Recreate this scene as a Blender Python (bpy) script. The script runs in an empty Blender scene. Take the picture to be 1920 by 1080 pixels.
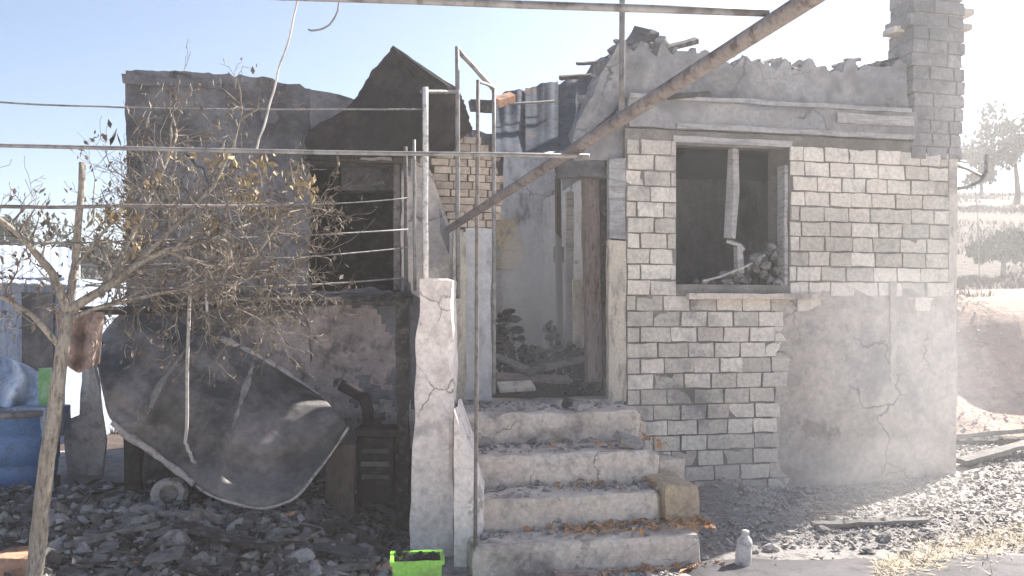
import bpy, bmesh, math, random
from mathutils import Vector, Matrix, noise
R = math.radians
rnd = random.Random(7)
S = bpy.context.scene
COL = S.collection

# ------------------------------------------------------------------ camera, sky, sun, exposure
F = 1600.0; HOR = 590.0; EYE = 1.8
cam = bpy.data.objects.new('camera', bpy.data.cameras.new('camera'))
COL.objects.link(cam)
cam.location = (0, 0, EYE); cam.rotation_euler = (R(90), 0, 0)
cam.data.sensor_width = 36; cam.data.lens = 30; cam.data.shift_y = (HOR - 540) / 1920
cam.data.clip_start = 0.05; cam.data.clip_end = 2000
S.camera = cam

SUN_AZ, SUN_EL = 51, 40            # azimuth from +Y towards +X
w = bpy.data.worlds.new('World'); S.world = w; w.use_nodes = True
nt = w.node_tree; nt.nodes.clear()
sky = nt.nodes.new('ShaderNodeTexSky'); sky.sky_type = 'NISHITA'; sky.sun_disc = False
sky.sun_elevation = R(SUN_EL); sky.sun_rotation = R(SUN_AZ)
sky.air_density = 0.85; sky.dust_density = 1.0; sky.ozone_density = 2.0
bg = nt.nodes.new('ShaderNodeBackground'); bg.inputs['Strength'].default_value = 0.05
wo = nt.nodes.new('ShaderNodeOutputWorld')
nt.links.new(sky.outputs[0], bg.inputs[0]); nt.links.new(bg.outputs[0], wo.inputs[0])
sl = bpy.data.lights.new('sun', 'SUN'); sl.energy = 5.0; sl.angle = R(0.6); sl.color = (1.0, 0.93, 0.82)
so = bpy.data.objects.new('sun', sl); COL.objects.link(so)
sd = Vector((math.sin(R(SUN_AZ)) * math.cos(R(SUN_EL)), math.cos(R(SUN_AZ)) * math.cos(R(SUN_EL)), math.sin(R(SUN_EL))))
so.rotation_euler = (-sd).to_track_quat('-Z', 'Y').to_euler(); so.location = (6, 12, 14)
vs = S.view_settings
vs.view_transform = 'Standard'; vs.look = 'None'; vs.gamma = 1; vs.exposure = 1.96; vs.use_curve_mapping = False
S.cycles.max_bounces = 7; S.cycles.diffuse_bounces = 4; S.cycles.volume_bounces = 1
S.cycles.transparent_max_bounces = 12; S.cycles.use_denoising = True

# ------------------------------------------------------------------ helpers
HA = R(12); CA, SA = math.cos(HA), math.sin(HA); HY = 7.9
HM = Matrix.Translation((0, HY, 0)) @ Matrix.Rotation(HA, 4, 'Z')
HI = HM.inverted()

def W(px, py, Y):
    return Vector(((px - 960) / F * Y, Y, EYE + (HOR - py) / F * Y))

def H(px, py, y=0.0):
    """point of the house frame (x along the facade, y into the house) seen at a pixel"""
    dx, dz = (px - 960) / F, (HOR - py) / F
    t = (-y - HY * CA) / (dx * SA - CA)
    return HI @ Vector((dx * t, t, EYE + dz * t))

def ns(p, s, o=0.0):
    return noise.noise(Vector((p[0] * s + o, p[1] * s + o * 1.7, p[2] * s - o)))

def nv(p, s, o=0.0):
    return noise.noise_vector(Vector((p[0] * s + o, p[1] * s + o * 1.7, p[2] * s - o)))

def smooth(a, b, x):
    t = max(0.0, min(1.0, (x - a) / (b - a))); return t * t * (3 - 2 * t)

def lerp_tab(tab, x):
    if x <= tab[0][0]: return tab[0][1]
    for (a, b), (c, d) in zip(tab, tab[1:]):
        if x <= c: return b + (d - b) * (x - a) / (c - a) if c > a else d
    return tab[-1][1]

def root_of(o):
    while o.parent: o = o.parent
    return o

def obj(name, bm, mat, parent=None, local=False, shade=False, loc=None):
    """link bm as one mesh object; coordinates are world ones unless local"""
    if parent is not None and not local:
        r = root_of(parent)
        bm.transform((Matrix.Translation(r.location) @ r.rotation_euler.to_matrix().to_4x4()).inverted())
    if loc is not None: bm.transform(Matrix.Translation(-Vector(loc)))
    me = bpy.data.meshes.new(name)
    bmesh.ops.recalc_face_normals(bm, faces=bm.faces[:])
    bm.to_mesh(me); bm.free()
    if shade:
        for p in me.polygons: p.use_smooth = True
    for m in (mat if isinstance(mat, (list, tuple)) else [mat]): me.materials.append(m)
    o = bpy.data.objects.new(name, me); COL.objects.link(o)
    if parent is not None: o.parent = parent
    if loc is not None: o.location = loc
    return o

def tag(o, label=None, cat=None, group=None, kind=None):
    for k, v in (('label', label), ('category', cat), ('group', group), ('kind', kind)):
        if v: o[k] = v
    return o

def thing(name, label, cat, loc=(0, 0, 0), rz=0.0, group=None):
    o = bpy.data.objects.new(name, None); COL.objects.link(o)
    o.location = loc; o.rotation_euler = (0, 0, rz); o.empty_display_size = 0.1
    return tag(o, label, cat, group)

def rbox(bm, x0, x1, y0, y1, z0, z1, res=0.1, amp=0.01, freq=6.0, seed=0.0, M=None, chip=0.0):
    """box with a gridded, noise-worn surface"""
    n = [max(1, min(60, round((b - a) / res))) for a, b in ((x0, x1), (y0, y1), (z0, z1))]
    lo = (x0, y0, z0); hi = (x1, y1, z1); vm = {}
    cen = Vector(((x0 + x1) / 2, (y0 + y1) / 2, (z0 + z1) / 2))
    def vert(i, j, k):
        key = (i, j, k)
        if key not in vm:
            p = Vector([lo[a] + (hi[a] - lo[a]) * key[a] / n[a] for a in range(3)])
            edge = sum(1 for a in range(3) if key[a] in (0, n[a]))
            d = nv(p, freq, seed) * amp
            if edge >= 2 and chip:
                c = max(0.0, ns(p, freq * 0.8, seed + 5) + 0.25) * chip * (1.3 if edge == 3 else 1)
                d += (cen - p).normalized() * c
            q = p + d
            vm[key] = bm.verts.new(M @ q if M else q)
        return vm[key]
    fs = []
    for ax in range(3):
        b, c = (ax + 1) % 3, (ax + 2) % 3
        for side in (0, n[ax]):
            for i in range(n[b]):
                for j in range(n[c]):
                    q = []
                    for di, dj in ((0, 0), (1, 0), (1, 1), (0, 1)):
                        k = [0, 0, 0]; k[ax] = side; k[b] = i + di; k[c] = j + dj
                        q.append(vert(*k))
                    fs.append(bm.faces.new(q if side else q[::-1]))
    return fs

def tube(bm, pts, rad, sides=6):
    pts = [Vector(p) for p in pts]
    if not isinstance(rad, (list, tuple)): rad = [rad] * len(pts)
    rings = []; up = Vector((0.13, 0.21, 0.97))
    for i, p in enumerate(pts):
        d = (pts[min(i + 1, len(pts) - 1)] - pts[max(i - 1, 0)])
        if d.length < 1e-6: d = Vector((0, 0, 1))
        d.normalize()
        a = d.cross(up)
        if a.length < 0.1: a = d.cross(Vector((1, 0, 0)))
        a.normalize(); b = d.cross(a)
        rings.append([bm.verts.new(p + (a * math.cos(t) + b * math.sin(t)) * rad[i])
                      for t in [2 * math.pi * k / sides for k in range(sides)]])
    for r0, r1 in zip(rings, rings[1:]):
        for k in range(sides):
            bm.faces.new((r0[k], r0[(k + 1) % sides], r1[(k + 1) % sides], r1[k]))
    bm.faces.new(rings[0][::-1]); bm.faces.new(rings[-1])

def lathe(bm, prof, sides=24, M=None):
    rings = []
    for r, z in prof:
        rings.append([bm.verts.new((M @ Vector((r * math.cos(t), r * math.sin(t), z))) if M else (r * math.cos(t), r * math.sin(t), z))
                      for t in [2 * math.pi * k / sides for k in range(sides)]])
    for r0, r1 in zip(rings, rings[1:]):
        for k in range(sides):
            bm.faces.new((r0[k], r0[(k + 1) % sides], r1[(k + 1) % sides], r1[k]))
    if prof[0][0] > 1e-4: bm.faces.new(rings[0][::-1])
    if prof[-1][0] > 1e-4: bm.faces.new(rings[-1])

def sheet(bm, P, nu, nv_, thick):
    """solid sheet from P(u,v) -> Vector"""
    g = [[P(i / nu, j / nv_) for j in range(nv_ + 1)] for i in range(nu + 1)]
    def nor(i, j):
        a = g[min(i + 1, nu)][j] - g[max(i - 1, 0)][j]; b = g[i][min(j + 1, nv_)] - g[i][max(j - 1, 0)]
        n = a.cross(b); return n.normalized() if n.length > 1e-9 else Vector((0, 0, 1))
    A = [[bm.verts.new(g[i][j] + nor(i, j) * thick / 2) for j in range(nv_ + 1)] for i in range(nu + 1)]
    B = [[bm.verts.new(g[i][j] - nor(i, j) * thick / 2) for j in range(nv_ + 1)] for i in range(nu + 1)]
    for i in range(nu):
        for j in range(nv_):
            bm.faces.new((A[i][j], A[i + 1][j], A[i + 1][j + 1], A[i][j + 1]))
            bm.faces.new((B[i][j], B[i][j + 1], B[i + 1][j + 1], B[i + 1][j]))
    for i in range(nu):
        bm.faces.new((A[i][0], B[i][0], B[i + 1][0], A[i + 1][0])); bm.faces.new((A[i][nv_], A[i + 1][nv_], B[i + 1][nv_], B[i][nv_]))
    for j in range(nv_):
        bm.faces.new((A[0][j], A[0][j + 1], B[0][j + 1], B[0][j])); bm.faces.new((A[nu][j], B[nu][j], B[nu][j + 1], A[nu][j + 1]))

def stone(bm, c, r, seed, squash=(1, 1, 0.7), sub=1):
    M = Matrix.Translation(c) @ Matrix.Rotation(seed * 3.7, 4, 'Z') @ Matrix.Rotation(seed * 1.3, 4, 'X') @ Matrix.Diagonal((*squash, 1))
    t = bmesh.ops.create_icosphere(bm, subdivisions=sub, radius=r)
    for v in t['verts']:
        v.co = M @ (v.co * (1 + 0.55 * ns(v.co / r, 1.1, seed)))

# ------------------------------------------------------------------ materials
def mat(name, c1, c2, c3=None, s1=1.5, s2=14.0, rough=0.9, bump=0.4, bscale=40.0, rand=0.0, metal=0.0,
        soot=None, soot_s=0.7, soot_lo=0.5, soot_hi=0.62, world=False, streak=None, spec=0.3, bdist=0.01, crack=0.0, tint=None):
    m = bpy.data.materials.new(name); m.use_nodes = True
    t = m.node_tree; N = t.nodes; L = t.links
    b = N['Principled BSDF']; b.inputs['Roughness'].default_value = rough; b.inputs['Metallic'].default_value = metal
    b.inputs['Specular IOR Level'].default_value = spec
    if world: co = N.new('ShaderNodeNewGeometry').outputs['Position']
    else: co = N.new('ShaderNodeTexCoord').outputs['Object']
    oi = N.new('ShaderNodeObjectInfo')
    add = N.new('ShaderNodeVectorMath'); add.operation = 'ADD'
    mul = N.new('ShaderNodeMath'); mul.operation = 'MULTIPLY'; mul.inputs[1].default_value = 0.0 if world else 37.0
    L.new(oi.outputs['Random'], mul.inputs[0]); L.new(co, add.inputs[0]); L.new(mul.outputs[0], add.inputs[1])
    cv = add.outputs[0]
    if streak:
        mp = N.new('ShaderNodeMapping'); mp.inputs['Scale'].default_value = streak; L.new(cv, mp.inputs[0]); sv = mp.outputs[0]
    else: sv = cv
    def nz(vec, sc, det=5.0, ro=0.6):
        n = N.new('ShaderNodeTexNoise'); n.inputs['Scale'].default_value = sc; n.inputs['Detail'].default_value = det
        n.inputs['Roughness'].default_value = ro; L.new(vec, n.inputs['Vector']); return n.outputs['Fac']
    def ramp(f, lo, hi):
        r = N.new('ShaderNodeMapRange'); r.inputs['From Min'].default_value = lo; r.inputs['From Max'].default_value = hi
        r.interpolation_type = 'SMOOTHSTEP'; L.new(f, r.inputs['Value']); return r.outputs[0]
    def mix(f, a, bb):
        x = N.new('ShaderNodeMix'); x.data_type = 'RGBA'
        if isinstance(f, float): x.inputs[0].default_value = f
        else: L.new(f, x.inputs[0])
        for k, v in ((6, a), (7, bb)):
            if isinstance(v, tuple): x.inputs[k].default_value = (*v, 1)
            else: L.new(v, x.inputs[k])
        return x.outputs[2]
    c = mix(ramp(nz(sv, s1), 0.36, 0.64), c1, c2)
    if c3: c = mix(ramp(nz(sv, s2), 0.47, 0.68), c, c3)
    if soot: c = mix(ramp(nz(sv, soot_s, 7.0, 0.65), soot_lo, soot_hi), c, soot)
    if tint:
        tr_ = N.new('ShaderNodeMath'); tr_.operation = 'FRACT'; tm = N.new('ShaderNodeMath'); tm.operation = 'MULTIPLY'; tm.inputs[1].default_value = 7.31
        L.new(oi.outputs['Random'], tm.inputs[0]); L.new(tm.outputs[0], tr_.inputs[0])
        tq = N.new('ShaderNodeMath'); tq.operation = 'MULTIPLY'; tq.inputs[1].default_value = .7; L.new(tr_.outputs[0], tq.inputs[0]); c = mix(tq.outputs[0], c, tint)
    ck = None
    if crack:
        vo = N.new('ShaderNodeTexVoronoi'); vo.feature = 'DISTANCE_TO_EDGE'; vo.inputs['Scale'].default_value = crack
        dn = N.new('ShaderNodeTexNoise'); dn.inputs['Scale'].default_value = crack * 2.5; dn.inputs['Detail'].default_value = 5; L.new(cv, dn.inputs['Vector'])
        dm = N.new('ShaderNodeVectorMath'); dm.operation = 'MULTIPLY_ADD'; dm.inputs[1].default_value = (.5 / crack,) * 3
        L.new(dn.outputs['Color'], dm.inputs[0]); L.new(cv, dm.inputs[2]); L.new(dm.outputs[0], vo.inputs['Vector'])
        inv = N.new('ShaderNodeMapRange'); inv.inputs['From Min'].default_value = .0; inv.inputs['From Max'].default_value = .022
        inv.inputs['To Min'].default_value = 1; inv.inputs['To Max'].default_value = 0; L.new(vo.outputs['Distance'], inv.inputs['Value'])
        ck = N.new('ShaderNodeMath'); ck.operation = 'MULTIPLY'; L.new(inv.outputs[0], ck.inputs[0]); L.new(ramp(nz(cv, crack * .6, 3.0), .5, .62), ck.inputs[1])
        c = mix(ck.outputs[0], c, tuple(k * .25 for k in c1))
        # flaked patches
        c = mix(ramp(nz(cv, crack * 1.6, 8.0, .62), .63, .66), c, tuple(k * .62 for k in c2))
    hs = N.new('ShaderNodeHueSaturation'); L.new(c, hs.inputs['Color'])
    fine = nz(cv, bscale, 6.0, 0.7)
    mr = N.new('ShaderNodeMapRange'); mr.inputs['To Min'].default_value = 0.72; mr.inputs['To Max'].default_value = 1.28
    mr.inputs['From Min'].default_value = 0.25; mr.inputs['From Max'].default_value = 0.75
    L.new(fine, mr.inputs['Value'])
    if rand:
        m2 = N.new('ShaderNodeMapRange'); m2.inputs['To Min'].default_value = 1 - rand; m2.inputs['To Max'].default_value = 1 + rand
        L.new(oi.outputs['Random'], m2.inputs['Value'])
        mm = N.new('ShaderNodeMath'); mm.operation = 'MULTIPLY'; L.new(mr.outputs[0], mm.inputs[0]); L.new(m2.outputs[0], mm.inputs[1])
        L.new(mm.outputs[0], hs.inputs['Value'])
    else: L.new(mr.outputs[0], hs.inputs['Value'])
    L.new(hs.outputs[0], b.inputs['Base Color'])
    if bump:
        bp = N.new('ShaderNodeBump'); bp.inputs['Strength'].default_value = bump; bp.inputs['Distance'].default_value = bdist
        L.new(fine, bp.inputs['Height']); L.new(bp.outputs[0], b.inputs['Normal'])
    return m

M = {}
M['block'] = mat('stone_block', (.58, .535, .475), (.63, .585, .52), (.48, .445, .41), s1=1.2, s2=9, tint=(.56, .495, .44), bump=.8, bscale=30, rand=.22,
                 soot=(.20, .187, .195), soot_s=0.9, soot_lo=.49, soot_hi=.66, world=True)
M['chimney'] = mat('smoked_chimney_stone', (.20, .195, .20), (.26, .25, .25), (.15, .148, .155), s1=1.2, s2=9, bump=.7, bscale=30, rand=.2, world=True,
                 soot=(.12, .12, .13), soot_s=1.1, soot_lo=.52, soot_hi=.68)
M['mortar'] = mat('mortar', (.15, .14, .13), (.23, .215, .20), s1=3, bump=.6, world=True)
M['soot_wall'] = mat('sooty_plaster', (.12, .122, .138), (.17, .17, .186), (.08, .077, .083), s1=.9, s2=5, crack=1.5, bump=.8, bscale=22,
                     soot=(.045, .043, .047), soot_s=.6, soot_lo=.5, soot_hi=.66, bdist=.02)
M['pink_rubble'] = mat('peeled_masonry', (.27, .235, .235), (.40, .345, .34), (.12, .11, .112), s1=2.6, s2=7, bump=1, bscale=18,
                       soot=(.06, .055, .058), soot_s=1.1, soot_lo=.5, soot_hi=.64, bdist=.03)
M['plaster'] = mat('worn_plaster', (.43, .375, .335), (.53, .47, .42), (.35, .31, .285), s1=1.1, s2=4, crack=1.5, bump=.35, bscale=18,
                   soot=(.25, .232, .232), soot_s=1.1, soot_lo=.48, soot_hi=.68)
M['concrete'] = mat('weathered_concrete', (.54, .47, .415), (.62, .545, .48), (.42, .37, .33), s1=2.2, s2=11, crack=3.0, bump=.7, bscale=28,
                    soot=(.20, .178, .165), soot_s=1.6, soot_lo=.53, soot_hi=.70)
M['pillar'] = mat('limewashed_concrete', (.80, .72, .68), (.72, .65, .62), (.58, .515, .49), s1=1.8, s2=7, crack=2.2, bump=.7, bscale=24,
                  soot=(.25, .23, .225), soot_s=1.6, soot_lo=.6, soot_hi=.76)
M['beam'] = mat('smoked_beam', (.30, .293, .30), (.37, .36, .36), (.22, .215, .222), s1=1.3, s2=6, bump=.5, bscale=20, streak=(.6, 1, 4),
                soot=(.17, .167, .177), soot_s=.9, soot_lo=.52, soot_hi=.7)
M['smoky_plaster'] = mat('smoke_grey_plaster', (.26, .255, .268), (.33, .32, .325), (.19, .187, .195), s1=1.1, s2=5, crack=1.5, bump=.8, bscale=20,
                 soot=(.115, .113, .125), soot_s=.8, soot_lo=.44, soot_hi=.64, bdist=.02)
M['palelime'] = mat('pale_lintel', (.42, .40, .39), (.34, .32, .32), (.24, .23, .23), s1=2, s2=9, streak=(.5, 1, 5))
M['cream_brick'] = mat('cream_brick', (.46, .39, .32), (.40, .33, .27), (.30, .24, .20), s1=3, s2=10, rand=.16, bump=.6, bscale=35)
M['cream'] = mat('cream_paint', (.52, .46, .38), (.46, .41, .35), (.27, .24, .21), s1=2, s2=8, streak=(2, 2, .6), bump=.3,
                 soot=(.15, .135, .125), soot_s=1.8, soot_lo=.58, soot_hi=.72)
M['int_wall'] = mat('scorched_interior_plaster', (.42, .42, .44), (.50, .495, .50), (.33, .33, .345), s1=1.0, s2=4, streak=(2, 2, .7), crack=1.5, bump=.4, bscale=16,
                    soot=(.05, .05, .055), soot_s=.75, soot_lo=.54, soot_hi=.68)
M['yellow_pl'] = mat('yellow_plaster', (.46, .38, .26), (.40, .33, .25), (.26, .23, .2), s1=3, s2=9)
M['black'] = mat('charred_black', spec=.08, c1=(.016, .015, .017), c2=(.028, .026, .029), c3=(.045, .042, .045), s1=3, s2=9, bump=.8, bscale=26, rough=.85)
M['charwood'] = mat('charred_wood', (.028, .026, .027), (.05, .046, .046), (.10, .095, .095), s1=4, s2=16, bump=1, bscale=45, rand=.35, streak=(1, 1, 1))
M['greywood'] = mat('grey_ashy_wood', (.15, .14, .14), (.20, .19, .185), (.09, .085, .085), s1=3, s2=14, bump=.8, rand=.35)
M['brownwood'] = mat('scorched_brown_wood', (.075, .06, .05), (.10, .082, .07), (.045, .038, .034), s1=3, s2=12, streak=(4, 4, .7), bump=.6)
M['redwood'] = mat('scorched_red_brown_wood', (.15, .118, .11), (.20, .16, .15), (.06, .045, .042), s1=3, s2=12, streak=(4, 4, .7), bump=.6)
M['roof'] = mat('burnt_tin_roof', (.07, .072, .084), (.088, .09, .10), (.05, .05, .06), s1=1.6, s2=7, bump=.4, bscale=20, rand=.1, rough=.95, spec=.05,
                soot=(.04, .04, .045), soot_s=1.2, soot_lo=.5, soot_hi=.66)
M['roofblue'] = mat('blue_burnt_tin', (.05, .06, .085), (.075, .088, .115), (.035, .037, .05), s1=2, s2=8, bump=.4, bscale=20, rand=.15, rough=.95, spec=.05,
                    soot=(.10, .065, .06), soot_s=1.3, soot_lo=.58, soot_hi=.66)
M['darktin'] = mat('scorched_dark_tin', (.020, .018, .021), (.036, .030, .033), (.012, .011, .013), s1=2, s2=6, bump=.6, bscale=25, rough=.85, spec=.1, soot=(.06, .052, .054), soot_s=1.4, soot_lo=.55, soot_hi=.72)
M['panel'] = mat('burnt_panel_paint', (.024, .027, .029), (.044, .045, .048), (.085, .077, .08), s1=1.8, s2=4.5, bump=.35, bscale=22, rough=.6,
                 soot=(.16, .148, .152), soot_s=1.7, soot_lo=.46, soot_hi=.68, spec=.4)
M['ash_edge'] = mat('ash_grey_edge', (.36, .34, .335), (.27, .255, .255), (.15, .14, .145), s1=6, s2=18, bump=.5)
M['ash_fold'] = mat('ash_dusted_fold', (.20, .19, .19), (.15, .142, .145), (.27, .255, .255), s1=5, s2=14, bump=.5)
M['steel'] = mat('grey_pipe', (.18, .175, .18), (.25, .245, .245), (.10, .09, .088), s1=3, s2=20, rough=.6, bump=.2, metal=.2)
M['rust'] = mat('rusty_pipe', (.15, .132, .13), (.20, .18, .178), (.085, .068, .063), s1=4, s2=22, rough=.75, bump=.4, bscale=60)
M['white_post'] = mat('flaking_white_paint', (.58, .57, .56), (.50, .49, .49), (.25, .23, .225), s1=5, s2=22, rough=.6, bump=.3)
M['bark'] = mat('tree_bark', (.22, .195, .165), (.30, .27, .235), (.12, .10, .085), s1=4, s2=20, streak=(3, 3, .6), bump=1, bscale=40)
M['twig'] = mat('dry_twig', (.085, .07, .06), (.16, .135, .115), (.32, .28, .235), s1=6, s2=9, bump=.3)
M['stake'] = mat('pale_stake', (.48, .46, .45), (.40, .38, .375), (.25, .23, .22), s1=4, s2=20)
def leafmat(name, a, b, c): return mat(name, a, b, c, s1=9, s2=30, rough=.7, bump=.2)
M['leaf_olive'] = leafmat('withered_olive_leaf', (.26, .195, .10), (.34, .27, .16), (.15, .115, .07))
M['leaf_grey'] = leafmat('scorched_grey_leaf', (.10, .08, .065), (.16, .13, .105), (.05, .042, .036))
M['leaf_orange'] = leafmat('fallen_orange_leaf', (.42, .20, .085), (.52, .33, .18), (.22, .10, .06))
M['leaf_green'] = leafmat('green_leaf', (.10, .20, .06), (.16, .27, .09), (.07, .13, .04))
M['ground'] = mat('ashy_ground', (.32, .30, .298), (.38, .355, .35), (.19, .178, .18), s1=.8, s2=9, bump=1, bscale=24, bdist=.03,
                  soot=(.20, .19, .192), soot_s=.5, soot_lo=.5, soot_hi=.64)
M['path'] = mat('dusty_concrete_path', (.085, .082, .094), (.105, .10, .112), (.062, .06, .068), s1=1.2, s2=8, bump=.4, bscale=30,
                soot=(.07, .067, .075), soot_s=1.0, soot_lo=.52, soot_hi=.66)
M['bounce_ground'] = mat('pale_bounce_ground', (.58, .53, .48), (.62, .57, .52), (.50, .46, .42), s1=.5, s2=5, bump=.5)  # unseen ground, made extra pale to bounce light onto the facade
M['bank'] = mat('pinkish_soil_bank', (.36, .235, .195), (.44, .31, .265), (.24, .17, .15), s1=.8, s2=4, bump=1, bscale=9, bdist=.08,
                soot=(.20, .165, .15), soot_s=.5, soot_lo=.5, soot_hi=.66)
M['hill'] = mat('burnt_hillside', (.07, .046, .04), (.085, .06, .053), (.042, .035, .032), s1=.25, s2=1.4, bump=1, bscale=3, bdist=.2,
                soot=(.05, .052, .045), soot_s=.12, soot_lo=.5, soot_hi=.62)
M['scrub'] = leafmat('dry_reddish_scrub', (.12, .07, .055), (.16, .105, .085), (.07, .055, .045))
M['sun_streak'] = leafmat('painted_sun_streak', (.44, .37, .26), (.52, .45, .34), (.30, .24, .17))  # yellow that carries the sunlight painted on the path
M['debris'] = mat('charred_debris', (.06, .057, .06), (.11, .104, .107), (.20, .19, .188), s1=1.1, s2=6, bump=.8, bscale=30, world=True,
                  soot=(.25, .235, .225), soot_s=3.3, soot_lo=.6, soot_hi=.68)
M['ashchip'] = mat('ash_grey_chips', (.20, .192, .197), (.28, .268, .268), (.38, .36, .35), s1=1.4, s2=8, bump=.8, world=True)
M['gravel'] = mat('grey_rubble_chips', (.37, .345, .335), (.45, .42, .40), (.26, .245, .24), s1=2.2, s2=14, bump=.7, world=True,
                  soot=(.32, .29, .265), soot_s=6, soot_lo=.6, soot_hi=.66)
M['paleash'] = mat('pale_ash_lump', (.30, .285, .28), (.22, .21, .207), (.12, .115, .115), s1=4, s2=14, rand=.2, bump=.7)
M['greystone'] = mat('grey_rubble_stone', (.23, .217, .217), (.29, .272, .267), (.16, .15, .15), s1=3, s2=12, rand=.3, bump=.8)
M['terra'] = mat('terracotta', (.42, .22, .14), (.48, .29, .20), (.26, .15, .11), s1=4, s2=14, rand=.2, bump=.5)
M['sunblock'] = mat('tan_stone', (.44, .345, .235), (.38, .31, .23), (.28, .22, .165), s1=3, s2=12, bump=.6)
M['blue_plastic'] = mat('blue_barrel_plastic', (.075, .17, .36), (.10, .21, .41), (.06, .11, .22), s1=2, s2=8, rough=.45, bump=.1, spec=.5)
M['blue_sheet'] = mat('pale_blue_sheet', (.48, .58, .72), (.62, .67, .75), (.33, .38, .50), s1=3, s2=9, rough=.5, bump=.2)
M['cream_cloth'] = mat('cream_board', (.58, .53, .48), (.50, .46, .43), (.33, .28, .25), s1=3, s2=9, rough=.8)
M['rag'] = mat('pink_brown_rag', (.26, .19, .17), (.33, .26, .24), (.17, .125, .115), s1=5, s2=16, rough=.95, bump=.5)
M['lime'] = mat('lime_green_plastic', (.24, .58, .07), (.27, .62, .09), (.20, .40, .08), s1=3, s2=7, rough=.4, bump=.05, spec=.5)
M['green_plastic'] = mat('green_plastic', (.12, .30, .11), (.18, .38, .16), (.30, .42, .28), s1=5, s2=12, rough=.5, bump=.1)
M['whiteplastic'] = mat('dusty_white_plastic', (.60, .575, .56), (.48, .46, .45), (.28, .265, .255), s1=9, s2=18, rough=.5, bump=.1)
M['shedwall'] = mat('shed_boards', (.25, .30, .40), (.33, .38, .47), (.17, .19, .25), s1=2, s2=8, streak=(5, 5, .7))
M['shedroof'] = mat('pale_blue_tin', (.36, .42, .52), (.46, .50, .57), (.27, .31, .39), s1=2, s2=8, rough=.6, bump=.2)
M['crown_far'] = leafmat('dusty_far_leaf', (.075, .085, .06), (.11, .115, .085), (.14, .13, .11))

# ------------------------------------------------------------------ terrain
def terrain(x, y):
    z = 0.025 * ns((x, y, 0), 1.3) + 0.012 * ns((x, y, 0), 5)
    z += 0.34 * smooth(-0.9, -1.6, x) * smooth(5.0, 6.3, y) * (1 - 0.75 * smooth(8.5, 12, y))          # rubble mound before the left wing
    z += 0.22 * math.exp(-((x - 1.95) / .42) ** 2 - ((y - 7.75) / .4) ** 2)               # ash heap below the window
    z += 0.08 * smooth(1.2, 2.2, x) * smooth(6.4, 7.4, y)
    z += smooth(3.0, 5.2, x) * 0.75 * smooth(7.6, 13, y)                                  # bank on the right
    z += smooth(3.6, 5.6, x) * 1.25 * smooth(10.2, 12.2, y + .5 * ns((x, y, 0), .8))
    z += smooth(10, 40, y) * (smooth(2, 14, x) * 5.0 + smooth(-2, -16, x) * 3.0) + smooth(34, 62, y) * 3.2
    z += smooth(12, 30, y) * 0.5 * ns((x, y, 3), .13)
    return z

bm = bmesh.new()
def axis(a, b, fine0, fine1, df, dc):
    out = []; v = a
    while v < b:
        out.append(v); v += df if fine0 <= v < fine1 else dc * (1 + 0.12 * max(0, min(abs(v - fine0), abs(v - fine1))))
    out.append(b); return out
xs = axis(-150, 150, -6, 7, .085, .35); ys = axis(-40, 240, 3.4, 10.5, .085, .4)
gv = [[bm.verts.new((x, y, terrain(x, y))) for y in ys] for x in xs]
for i in range(len(xs) - 1):
    for j in range(len(ys) - 1):
        f = bm.faces.new((gv[i][j], gv[i + 1][j], gv[i + 1][j + 1], gv[i][j + 1]))
        if ys[j] > 9.6 or xs[i] > 9 or xs[i] < -9: f.material_index = 1
        if xs[i] > 3.2 and 9.9 < ys[j] < 14: f.material_index = 3
        if ys[j] < 3.4: f.material_index = 2  # out of view: added light reflector colour
tag(obj('ground', bm, [M['ground'], M['hill'], M['bounce_ground'], M['bank']], shade=True), 'ash-grey trodden ground rising to a burnt hillside', kind='structure')

bm = bmesh.new()
pts = []
nu, nv_ = 40, 14
for i in range(nu + 1):
    for j in range(nv_ + 1):
        u, v = i / nu, j / nv_
        x = 1.15 + u * 4.6; y0 = 4.2 + .15 * u; y1 = 6.25 + .28 * u + .09 * ns((x, 0, 0), 2.1)
        y = y0 + (y1 - y0) * v
        pts.append(bm.verts.new((x + .1 * ns((0, y, 0), 2) * (i == 0), y, terrain(x, y) * .5 + 0.035 + 0.006 * ns((x, y, 1), 4) - (.05 if v in (0, 1) or u in (0, 1) else 0))))
for i in range(nu):
    for j in range(nv_):
        a = i * (nv_ + 1) + j
        bm.faces.new((pts[a], pts[a + nv_ + 1], pts[a + nv_ + 2], pts[a + 1]))
tag(obj('path', bm, M['path'], shade=True), 'dusty concrete path along the right front of the house', kind='structure')

# ------------------------------------------------------------------ the house
house = thing('burnt_house', 'burnt-out stone house with ragged collapsed roof, blackened left wing and a stone chimney', 'house', (0, HY, 0), HA)

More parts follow.
